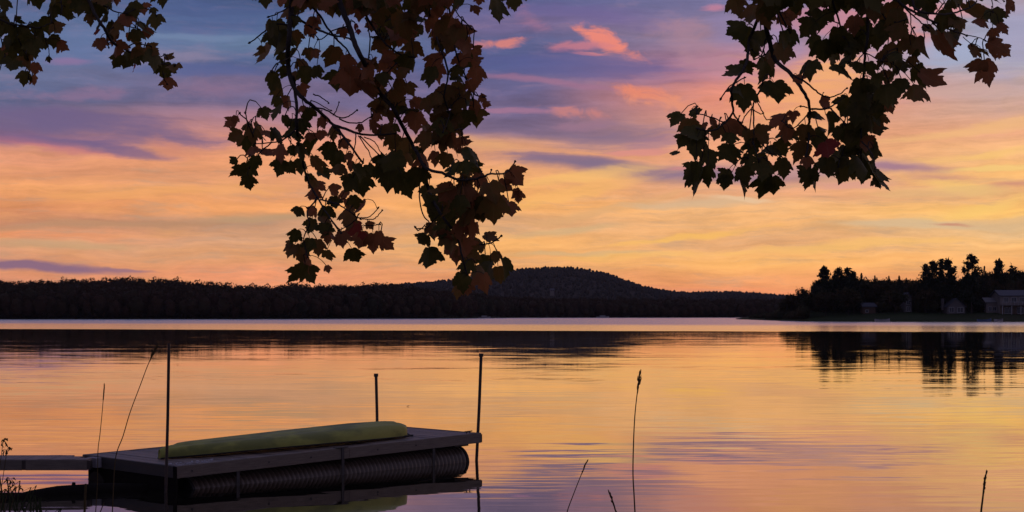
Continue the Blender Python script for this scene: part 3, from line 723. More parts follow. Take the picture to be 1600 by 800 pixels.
def board(x0, x1, y0, y1, name='side_board', z1=0.008, z0=-FH):
    "long board with slightly eased top edges"
    b = MB(); bb = .005
    b.add([(x0,y0,z0),(x1,y0,z0),(x1,y1,z0),(x0,y1,z0),(x0,y0,z1-bb),(x1,y0,z1-bb),(x1,y1,z1-bb),(x0,y1,z1-bb),
           (x0+bb,y0+bb,z1),(x1-bb,y0+bb,z1),(x1-bb,y1-bb,z1),(x0+bb,y1-bb,z1)],
          [(0,3,2,1),(0,1,5,4),(1,2,6,5),(2,3,7,6),(3,0,4,7),(4,5,9,8),(5,6,10,9),(6,7,11,10),(7,4,8,11),(8,9,10,11)])
    return b.build(name, M['wood'], dock)
board(0, LEN * .52, 0, TH); board(LEN * .52 + .004, LEN, 0, TH); board(0, LEN * .49, WID - TH, WID); board(LEN * .49 + .004, LEN, WID - TH, WID)
board(.001, TH - .001, TH + .002, WID - TH - .002, 'end_board', .006).data.materials[0] = M['wood_dark']; board(LEN - TH + .001, LEN - .001, TH + .002, WID - TH - .002, 'end_board', .006)  # near end board takes the darker wood, shade of its unlit face painted in
for y in (.5, .98, 1.46): MB().box((TH + .002, y - .019, -.12), (LEN - TH - .002, y + .019, -.03)).build('joist', M['wood_dark'], dock)
PR = .215; PZ = -.375
def pipe(y, x0, x1):
    n = 40; pitch = .0677; st = pitch / 8; m = int((x1 - x0) / st); V = []; T = []
    for i in range(m + 1):
        x = x0 + (x1 - x0) * i / m; ph = (x - x0) / pitch * 2 * math.pi
        r = PR - .016 + .016 * math.tanh(1.6 * math.cos(ph)) / math.tanh(1.6)
        if i < 6 or i > m - 6: r = PR - .02
        for k in range(n):
            t = 2 * math.pi * k / n; V.append((x, y + r * math.cos(t), PZ + r * math.sin(t)))
    for i in range(m):
        for k in range(n):
            k2 = (k + 1) % n; T.append((i*n+k, (i+1)*n+k, (i+1)*n+k2, i*n+k2))
    me = npmesh('float_pipe', V, T); me.shade_smooth()
    p = obj('float_pipe', me, M['pipe'], dock)
    for xa, xb in ((x0 - .02, x0 + .03), (x1 - .03, x1 + .02)):
        b = MB(); b.tube([(xa, y, PZ), (xa + .008, y, PZ), (xb - .008, y, PZ), (xb, y, PZ)], [PR - .022, PR - .006, PR - .006, PR - .022], 40); b.build('end_cap', M['rubber'], p)
pipe(.25, .27, LEN - .20); pipe(WID - .27, .03, LEN - .30)
# hangers that strap the pipes to the frame, one outside T-shaped bracket
def px_on_side(x):       # where along the near side board the camera sees column x
    lo, hi = 0.0, LEN
    for _ in range(40):
        m = (lo + hi) / 2; q = MD @ Vector((m, 0, -.06))
        if q.x / q.y * F + 800 < x: lo = m
        else: hi = m
    return lo
for x in (373, 679):
    u = px_on_side(x); b = MB()
    b.box((u - .022, .012, -.62), (u + .022, .019, -FH - .001)); b.box((u - .022, .012, -.627), (u + .022, .5, -.62))
    b.build('pipe_strap', M['galv'], dock)
u = px_on_side(535); b = MB()
b.box((u - .02, -.012, -.37), (u + .02, -.004, .012)); b.box((u - .09, -.012, .0125), (u + .09, .06, .020)); b.build('post_bracket', M['galv'], dock)
MB().box((-.012, -.012, -.30), (-.002, .05, .006)).build('corner_bracket', M['charred'], dock)
MB().box((.012, .03, -.36), (.036, WID - .10, -FH - .002)).build('end_dark_fill', M['charred'], dock)  # added black panel, stands in for the dark under the near end
MB().box((LEN + .001, -.006, -.12), (LEN + .010, .12, -.012)).build('corner_bracket', M['steel'], dock)
MB().box((-.075, WID - .42, -.115), (-.003, WID - .22, -.002)).build('bumper_block', M['pale_wood'], dock)
b = MB(); uc = px_on_side(736)
b.tube([(uc - .02, .06, .008), (uc - .02, .06, .035)], .008, 6).tube([(uc + .04, .06, .008), (uc + .04, .06, .035)], .008, 6).tube([(uc - .06, .06, .036), (uc + .08, .06, .036)], .008, 6)
b.build('cleat', M['steel'], dock)
b = MB(); ul = px_on_side(715); b.box((ul, .06, -.155), (ul + .26, .10, -.126)); b.build('pipe_saddle', M['wood_dark'], dock)
for x in (300, 420, 486, 590, 650):
    u = px_on_side(x); MB().tube([(u, -.008, -.06), (u, .002, -.06)], .011, 6).build('bolt', M['galv'], dock)

def post(x, y, xt, yt, zt, rad, label, cap=False):
    b = MB(); b.tube([(x, y, -1.2), (x, y, 0), ((x+xt)/2+.004, (y+yt)/2, zt/2), (xt, yt, zt)], rad, 12)
    t = b.build('steel_post', M['steel'], smooth=False); tag(t, label, 'post', 'steel posts holding the dock')
    if cap: MB().tube([(xt, yt, zt - .03), (xt, yt, zt + .015)], rad * 1.5, 12).build('cap', M['steel'], t)
post(-3.800, 16.62, -3.765, 16.62, 1.64, .0165, 'tall thin steel post at the near corner of the dock before the kayak tip')
post(-1.915, 21.55, -1.935, 21.55, 1.10, .021, 'short capped steel post rising behind the kayak', True)
post(-.475, 20.29, -.413, 20.29, 1.42, .021, 'leaning steel post at the far right corner of the dock', True)

# litter lying on the boards
b = MB()
for k in range(60):
    x = abs(random.gauss(.22, .22)) + .06; y = random.uniform(.05, .30) ; s = random.uniform(.006, .02); a = random.uniform(0, 3.14)
    c_, s_ = math.cos(a) * s, math.sin(a) * s
    q = [(x + c_, y + s_, 0), (x - s_ * .5, y + c_ * .5, 0), (x - c_, y - s_, 0), (x + s_ * .5, y - c_ * .5, 0)]
    b.add([MD @ Vector((u, v, .007)) for u, v, _ in q] + [MD @ Vector((u, v, .012 + .006 * random.random())) for u, v, _ in q], [(3,2,1,0),(4,5,6,7),(0,1,5,4),(1,2,6,5),(2,3,7,6),(3,0,4,7)])
b.build('leaf_litter', M['debris'], kind='stuff')

# ------------------------------------------------------------------ kayak, bottom up on the dock
kl = unp(249, 718, 17.45); kr = unp(634, 681, 19.75)
kl = local(kl); kr = local(kr); kl.z = kr.z = .010
dv = kr - kl; KL = dv.length; ka = math.atan2(dv.y, dv.x)
MK = MD @ (Matrix.Translation(kl) @ Matrix.Rotation(ka, 4, 'Z'))
kay = thing('kayak', (0, 0, 0), 'yellow-green kayak lying upside down along the dock boards', 'kayak'); kay.matrix_world = MK
ns, nc = 60, 28
hT = [(0,.115),(.02,.14),(.10,.162),(.25,.178),(.5,.202),(.75,.22),(.9,.212),(.97,.19),(1,.155)]
wT = [(0,.03),(.012,.06),(.04,.10),(.15,.20),(.3,.275),(.5,.31),(.7,.285),(.85,.20),(.95,.11),(.985,.07),(1,.035)]
def ksec(s, inset=0.0):
    h = interp(hT, s); w2 = interp(wT, s) - inset; sh = .012 + .028 * math.sin(math.pi * s)
    x = s * KL; pts = []
    for k in range(nc + 1):
        t = math.pi * k / nc; c, q = math.cos(t), math.sin(t)
        yy = w2 * math.copysign(abs(c) ** .72, c); zz = sh + (h - sh - inset) * abs(q) ** .62
        zz += .016 * math.exp(-((yy / .028) ** 2)) * (1 if .06 < s < .95 else 0) - .010 * math.exp(-(((abs(yy) - w2 * .55) / .02) ** 2))
        pts.append((x, yy, zz))
    return pts
b = MB()
for i in range(ns + 1):
    s = i / ns; s = .5 - .5 * math.cos(math.pi * s); b.v += ksec(s)
for i in range(ns):
    for k in range(nc): o_ = i*(nc+1)+k; b.f.append((o_, o_+1, o_+nc+2, o_+nc+1))
b.f.append(tuple(range(nc + 1))); b.f.append(tuple(ns*(nc+1)+k for k in range(nc+1))[::-1])
b.build('hull', M['kayak'], kay, smooth=True)
b = MB()                                   # deck side of the kayak, facing the boards
for i in range(ns + 1):
    s = i / ns; s = .5 - .5 * math.cos(math.pi * s); p = ksec(s); a, c = p[0], p[-1]
    b.v += [(a[0], a[1], a[2] - .001), (a[0], a[1] * .5, max(.004, a[2] - .02)), (a[0], c[1] * .5, max(.004, a[2] - .02)), (a[0], c[1], c[2] - .001)]
for i in range(ns):
    for k in range(3): b.f.append((4*i+k, 4*i+4+k, 4*i+5+k, 4*i+1+k))
b.build('deck_side', M['rubber'], kay)
b = MB()
for i in range(ns + 1):
    pass
rim = [ksec(.5 - .5 * math.cos(math.pi * i / ns)) for i in range(ns + 1)]
b.tube([(p[0][0], p[0][1] + .002, p[0][2]) for p in rim], .008, 6).tube([(p[-1][0], p[-1][1] - .002, p[-1][2]) for p in rim], .008, 6)
b.build('gunwale_seam', M['rubber'], kay)
MB().tube([(KL * .955, -.03, .03), (KL * .99, -.05, .018), (KL * 1.012, -.04, .02), (KL * 1.0, 0, .05)], .007, 6).tube([(KL * .975, -.075, .014), (KL * 1.02, -.055, .014)], .014, 8).build('carry_handle', M['rubber'], kay)

# ------------------------------------------------------------------ gangway
gw = thing('gangway', (-4.9, 17.45, .28), 'narrow boarded gangway leading left from the dock to the shore', 'gangway')
GL = 5.2; GWd = .62
sk_ = lambda x: .022 * 0 + (-x) * .0
def gbox(x0, x1, y0, y1, z0, z1, name, m, cut=0.0):
    b = MB(); bb = .004
    X1 = [x1, x1 - cut]
    b.add([(x0,y0,z0),(X1[0],y0,z0),(X1[1],y1,z0),(x0,y1,z0),(x0,y0,z1),(X1[0],y0,z1),(X1[1],y1,z1),(x0,y1,z1)], [(0,3,2,1),(4,5,6,7),(0,1,5,4),(1,2,6,5),(2,3,7,6),(3,0,4,7)])
    return b.build(name, m, gw)
gw.rotation_euler = (0, 0, R(-1.4)); gw.rotation_euler = (0, 0, R(1.2))
gbox(-.70, .0, 0, TH, -.118, .0, 'side_board', M['wood']); gbox(-GL, -.745, 0, TH, -.118, .0, 'side_board', M['wood'])
gbox(-.742, -.703, .004, TH, -.116, -.004, 'joint_bracket', M['steel'])
gbox(-GL, -.40, GWd - TH, GWd, -.118, .0, 'side_board', M['wood'])
gbox(-.006, .034, .002, TH + .08, -.112, -.006, 'hinge_plate', M['steel'])
k = 0; x = -.008
while x > -GL:
    cut = .125 if k in (0,) else 0
    y1 = GWd - TH - .003
    if k == 0: y1 = .26
    elif k == 1: y1 = .42
    gbox(x - .138, x, TH + .003, y1, -.026, .003 + random.uniform(-.001, .002), 'plank', M['wood_plank'], 0)
    x -= .143; k += 1
# a half-sunk log under the gangway
pts = [(-40, 784), (15, 779), (50, 774), (90, 770), (130, 768), (175, 766), (230, 765)]
rad = [.05, .05, .075, .095, .10, .10, .085]
b = MB(); c_ = []
for (x, y) in pts: Y = gy(y + 1); c_.append(((x - 800) / F * Y, Y, -.012))
b.tube(c_, rad, 12); q = Vector(c_[3]).lerp(Vector(c_[4]), .6)
b.tube([q + Vector((0, 0, .05)), q + Vector((.01, 0, .125))], [.03, .018], 7)
tag(b.build('sunken_log', M['charred'], smooth=True), 'black waterlogged log lying half sunk in front of the gangway', 'log')

# small floating leaves
for (x, y, s, lb) in ((638, 635, .045, 'tiny dark floating leaf on the open water above the kayak'),):
    Y = gy(y); b = MB(); cx = (x - 800) / F * Y
    b.add([(cx - s, Y, .006), (cx - s * .3, Y - s * .7, .008), (cx + s * .6, Y - s * .5, .012), (cx + s, Y + .02, .006), (cx + s * .4, Y + s * .7, .014), (cx - s * .4, Y + s * .6, .008), (cx, Y, .02)], [(0,1,6),(1,2,6),(2,3,6),(3,4,6),(4,5,6),(5,0,6)])
    tag(b.build('floating_leaf', M['rubber']), lb, 'leaf')

# ------------------------------------------------------------------ maple boughs overhead
def leaf_mat(name, c1, c2, vein, trans):
    m = bpy.data.materials.new(name); m.use_nodes = True
    t = m.node_tree; t.nodes.clear(); q = G(t)
    tc = q.node('ShaderNodeTexCoord').outputs['Object']; oi = q.node('ShaderNodeObjectInfo').outputs['Random']
    n = q.noise(q.vmath('ADD', tc, q.comb(oi, oi, oi)), 3.0, 4, .6)
    f = q.math('ADD', q.math('MULTIPLY', q.mapr(n, .35, .65), .6), q.math('MULTIPLY', oi, .4))
    c = q.mix(f, c1, c2)
    x, y, z = q.sep(tc)
    v = q.mapr(q.math('ABSOLUTE', x), .008, .022, .5, 0.0)
    c = q.mix(v, c, vein)
    b = q.node('ShaderNodeBsdfPrincipled'); q.put(b.inputs['Base Color'], c); b.inputs['Roughness'].default_value = .55; b.inputs['Specular IOR Level'].default_value = .25
    tr = q.node('ShaderNodeBsdfTranslucent'); q.put(tr.inputs[0], c)
    mx = q.node('ShaderNodeMixShader'); mx.inputs[0].default_value = trans
    t.links.new(b.outputs[0], mx.inputs[1]); t.links.new(tr.outputs[0], mx.inputs[2])
    out = q.node('ShaderNodeOutputMaterial'); t.links.new(mx.outputs[0], out.inputs[0]); return m
LM = dict(
 g = leaf_mat('maple_leaf_green', (.07,.072,.013), (.13,.10,.02), (.13,.12,.03), .36),
 o = leaf_mat('maple_leaf_bronze', (.17,.115,.026), (.24,.115,.036), (.23,.16,.055), .4),
 r = leaf_mat('maple_leaf_russet', (.27,.115,.042), (.37,.135,.055), (.34,.19,.09), .42),
 R = leaf_mat('maple_leaf_red', (.34,.06,.045), (.42,.08,.055), (.36,.13,.09), .45))
half = [(.0,.02),(.08,-.035),(.18,-.05),(.28,-.01),(.36,.07),(.335,.11),(.41,.16),(.47,.22),(.45,.27),(.53,.33),(.56,.41),(.60,.53),(.63,.65),(.55,.61),(.50,.63),(.47,.68),(.42,.63),(.33,.58),(.30,.62),(.33,.69),(.34,.77),(.26,.77),(.22,.84),(.15,.86),(.08,.95),(.0,1.07)]
def leaf_mesh(seed):
    r = random.Random(seed)
    asp = r.uniform(.88, 1.12); out = []
    for sgn in (1, -1):
        hp = [(sgn * (x * asp + (r.uniform(-.02, .02) if 0 < i < len(half) - 1 else 0)), y + (r.uniform(-.022, .022) if 0 < i < len(half) - 1 else 0)) for i, (x, y) in enumerate(half)]
        out.append(hp)
    ring = out[0] + out[1][::-1][1:-1]
    inner = [(0, .12), (0, .3), (0, .45), (0, .62), (0, .8), (.2, .2), (-.2, .2), (.3, .38), (-.3, .38), (.12, .4), (-.12, .4)]
    pts = [Vector(p) for p in ring + inner]; n = len(ring)
    vs, es, fs, *_ = delaunay_2d_cdt(pts, [(i, (i + 1) % n) for i in range(n)] , [list(range(n))], 2, 1e-5)
    fold, curl, dr, tw = r.uniform(.05, .75), r.uniform(-.2, 1.0), r.uniform(.1, .9), r.uniform(-.6, .6)
    V = []
    for v in vs:
        x, y = v; z = fold * abs(x) - curl * y * y * .5 - dr * x * x + tw * x * y + .03 * math.sin(x * 17 + seed) * math.cos(y * 13)
        V.append((x, y, z))
    me = bpy.data.meshes.new('leaf'); me.from_pydata(V, [], [tuple(f) for f in fs]); me.update(); me.shade_smooth(); return me
LMESH = {}
for c in LM:
    LMESH[c] = []
    for k in range(14):
        me = leaf_mesh(k * 13 + 5); me.materials.append(LM[c]); LMESH[c].append(me)

def bough(name, label, Y0, limbs, leaves, fills, seed, extra_above):
    """limbs: lists of (points in sight coordinates, radius px at start, at end); the depth of each limb wanders so the bough has volume"""
    r = random.Random(seed)
    t = thing(name, unp(limbs[0][0][0][0], limbs[0][0][0][1], Y0), label, 'branch', 'maple boughs hanging over the lake')
    base = t.location.copy()
    samples = []
    def dep(x, y, k): return Y0 + .28 * mnoise.noise(Vector((x * .012, y * .012, seed + k * .37))) * 2
    for k, (pts, r0, r1) in enumerate(limbs):
        # smooth polyline (Catmull-Rom)
        P = [pts[0]] + list(pts) + [pts[-1]]; fine = []
        for i in range(1, len(P) - 2):
            for s in range(5):
                u = s / 5; p0, p1, p2, p3 = P[i-1], P[i], P[i+1], P[i+2]
                fine.append(tuple(.5 * (2*p1[a] + (p2[a]-p0[a])*u + (2*p0[a]-5*p1[a]+4*p2[a]-p3[a])*u*u + (3*p1[a]-p0[a]-3*p2[a]+p3[a])*u**3) for a in (0, 1)))
        fine.append(tuple(pts[-1])); n = len(fine)
        start = min(samples, key=lambda q: (q[0]-fine[0][0])**2 + (q[1]-fine[0][1])**2) if samples else None
        off = 0
        if start and (start[0]-fine[0][0])**2 + (start[1]-fine[0][1])**2 < 900: off = start[2] - dep(*fine[0], k)
        c = []; rr = []
        for i, (x, y) in enumerate(fine):
            x += r.uniform(-.6, .6); y += r.uniform(-.6, .6)
            Yd = dep(x, y, k) + off * math.exp(-i / 9); c.append(unp(x, y, Yd) - base); rr.append((r0 + (r1 - r0) * i / (n - 1)) * Yd / F)
            samples.append((x, y, Yd))
        b = MB(); b.tube(c, rr, 7 if r0 > 2 else 5)
        if r1 < 1.2:       # bud at the tip
            e = c[-1]; dv_ = (c[-1] - c[-2]).normalized(); b.tube([e, e + dv_ * .006, e + dv_ * .012], [rr[-1], rr[-1] * 2.2, rr[-1] * .3], 5)
        b.build('limb' if r0 > 2.2 else 'twig', M['bark'], t, smooth=True)
    allv = list(leaves)
    for poly, n, smin, smax, mix_ in fills:
        xs_ = [p[0] for p in poly]; ys_ = [p[1] for p in poly]; c = 0; tries = 0; got = []
        while c < n and tries < 20000:
            tries += 1; x, y = r.uniform(min(xs_), max(xs_)), r.uniform(min(ys_), max(ys_)); ins = False; j = len(poly) - 1
            for i in range(len(poly)):
                if (poly[i][1] > y) != (poly[j][1] > y) and x < (poly[j][0]-poly[i][0]) * (y-poly[i][1]) / (poly[j][1]-poly[i][1]) + poly[i][0]: ins = not ins
                j = i
            if not ins: continue
            if any((x-a)**2 + (y-b_)**2 < 81 for a, b_ in got): continue
            got.append((x, y)); allv.append((x, y, r.uniform(smin, smax), r.gauss(0, 28), r.choice(mix_))); c += 1
    pet = MB(); above = MB(); cnt = 0
    for (x, y, s, a, c) in allv:
        a = R(a + r.uniform(-7, 7)); yaw = max(-1.15, min(1.15, r.gauss(0, .55))); pitch = max(-.8, min(.9, r.gauss(.12, .34)))
        bx, by = x - math.sin(a) * s * .42, y - math.cos(a) * s * .42          # petiole end of the blade
        q = min(samples, key=lambda p: (p[0]-bx)**2 + (p[1]-by+4)**2)
        dd = math.hypot(q[0] - bx, q[1] - by); Yd = q[2] + r.uniform(-.03, .20) * min(1, dd / 18 + .4)
        size = s * Yd / F * .85 / max(.72, math.cos(yaw) ** .4)
        o = obj('leaf', LMESH[c][r.randrange(14)], None, t)
        # local +y (tip) points down-ish in the picture plane, local +z towards the viewer
        tip = Vector((math.sin(a), 0, -math.cos(a))); nrm = Vector((0, -1, 0))
        nrm = Matrix.Rotation(yaw, 3, tip) @ nrm; side = tip.cross(nrm).normalized(); tip2 = Matrix.Rotation(pitch, 3, side) @ tip; nrm = Matrix.Rotation(pitch, 3, side) @ nrm
        if r.random() < .45: side, nrm = -side, -nrm
        Mx = Matrix((side, tip2, nrm)).transposed().to_4x4(); loc = unp(bx, by, Yd) - base
        o.matrix_local = Matrix.Translation(loc) @ Mx @ Matrix.Diagonal((size, size, size, 1)); cnt += 1
        # petiole: arcs from the twig to the blade
        p0 = unp(q[0], q[1], q[2]) - base; p3 = loc; L_ = (p3 - p0).length
        if L_ < .30:
            mid = (p0 + p3) / 2 + Vector((r.uniform(-.1, .1) * L_, r.uniform(-.1, .1) * L_, .16 * L_)); rr_ = .55 * Yd / F
            if L_ > .11: rr_ *= 1.5
            pet.tube([p0, (p0 + mid) / 2 + Vector((0, 0, .05 * L_)), mid, (mid + p3) / 2 + Vector((0, 0, .04 * L_)), p3 + (Mx.to_3x3() @ Vector((0, .03, 0))) * size], [rr_ * 1.3, rr_, rr_, rr_, rr_], 4, cap=False)
    pet.build('petioles', M['bark'], t, kind='stuff')
    # more of the same foliage above the picture, joined
    Vs, Ts, o_ = [], [], 0
    for k in range(extra_above[2]):
        x = r.uniform(extra_above[0], extra_above[1]); y = r.uniform(-420, -14); me = LMESH['g'][k % 8]
        V = np.array([v.co[:] for v in me.vertices]); T = np.array([p.vertices[:] for p in me.polygons]); s = r.uniform(30, 46) * Y0 / F
        Rm = np.array(Matrix.Rotation(r.uniform(-.6, .6), 3, 'Y') @ Matrix.Rotation(R(-90) + r.gauss(0, .4), 3, 'X') @ Matrix.Rotation(r.gauss(0, .5), 3, 'Y'))
        Yd = Y0 + r.uniform(-.5, .5); c = np.array((unp(x, y, Yd) - base)[:])
        Vs.append((V * s) @ Rm.T + c); Ts.append(T + o_); o_ += len(V)
    if Vs: obj('upper_foliage', npmesh('upper_foliage', np.vstack(Vs), np.vstack(Ts)), LM['g'], t, kind='stuff')
    return t, cnt

CL = [ # centre bough
 ([(460,-420),(455,-200),(456,-60),(456,0),(452,50),(450,100),(458,135),(475,155),(500,175),(520,195),(538,215),(567,255)], 5.5, 1.6),
 ([(500,-400),(515,-180),(520,-60),(530,0),(545,40),(555,70),(570,100),(590,140),(615,170),(630,200),(650,235),(665,262),(690,270),(722,282),(755,276),(765,272),(790,270),(805,253)], 5.5, 1.0),
 ([(458,120),(463,160),(464,200),(470,240),(480,280),(497,310),(515,340),(533,362)], 2.8, 1.0),
 ([(520,195),(545,203),(565,210),(600,210),(620,208)], 2.4, 1.2),
 ([(500,-120),(470,-30),(485,5),(500,25),(520,55),(540,75),(550,92)], 2.4, 1.2),
 ([(455,22),(480,38),(500,48),(520,55),(545,60),(555,68)], 2.2, 1.2),
 ([(540,-150),(560,-30),(565,0),(575,30),(600,65),(625,85),(650,90)], 2.6, 1.2),
 ([(492,168),(510,172),(530,184),(545,182),(558,172)], 1.4, .9), ([(530,186),(545,192),(565,191),(580,182)], 1.3, .9),
 ([(520,180),(526,172),(529,161)], 1.0, .7), ([(556,208),(555,225),(551,243)], 1.1, .8), ([(560,212),(575,235),(583,253)], 1.1, .8), ([(563,212),(590,240),(601,251)], 1.1, .8), ([(569,214),(585,222),(595,238)], 1.0, .7),
 ([(486,157),(500,163),(515,172)], .9, .7), ([(489,147),(502,152),(513,160)], 1.1, .8),
 ([(663,258),(668,290),(680,320),(700,350),(715,370),(722,400),(730,430)], 3.0, 1.2),
 ([(715,371),(740,380),(757,382),(772,377),(783,369)], 1.5, 1.1), ([(660,262),(655,300),(661,335),(672,350),(663,357),(650,357)], 1.2, .9),
 ([(672,350),(682,340),(690,330)], 1.0, .7), ([(664,352),(654,360),(650,357)], 1.0, .9),
 ([(640,-160),(665,-60),(670,0),(672,25),(682,60),(700,110),(694,150),(702,180),(692,205)], 2.4, 1.0),
 ([(690,-140),(698,-40),(700,0),(705,35),(712,80),(728,120),(740,146),(757,152)], 2.0, .9),
 ([(545,40),(520,48),(505,60),(498,62)], 1.2, .8), ([(575,100),(578,60),(572,30)], 1.3, .9), ([(590,140),(600,120),(618,100)], 1.2, .9),
 ([(560,340),(572,340),(580,337),(590,327)], .9, .8), ([(562,342),(582,343),(589,338),(597,329)], .9, .8), ([(570,352),(585,352),(592,350)], .9, .9), ([(500,312),(525,318),(545,330),(562,342)], 1.4, .9),
 ([(560,340),(545,352),(530,360)], 1.0, .8), ([(515,340),(525,355),(535,366)], 1.2, .8), ([(497,310),(480,330),(484,350),(475,372),(480,400)], 1.4, .9),
 ([(464,200),(445,217),(430,222),(400,225)], 1.5, .9), ([(392,196),(384,186),(375,178)], 1.0, 1.0), ([(386,190),(383,176)], 1.0, 1.0), ([(400,225),(393,206),(388,194)], 1.2, .9), ([(470,238),(455,224),(450,213)], 1.0, .8),
 ([(425,222),(405,240),(390,262)], 1.2, .8), ([(452,40),(430,38),(410,52),(392,66)], 1.6, 1.0), ([(452,10),(440,18),(422,26)], 1.4, .9), ([(452,90),(432,100),(424,112)], 1.2, .8),
 ([(655,235),(690,215),(712,203),(720,201)], 1.4, 1.0), ([(700,170),(712,158),(718,150)], 1.0, .8), ([(765,272),(768,266)], .9, .9), ([(753,276),(752,268)], .9, .9),
 ([(740,-160),(752,-60),(765,-20),(790,-2)], 1.8, 1.0), ([(700,0),(722,30),(735,43)], 1.0, .8),
]
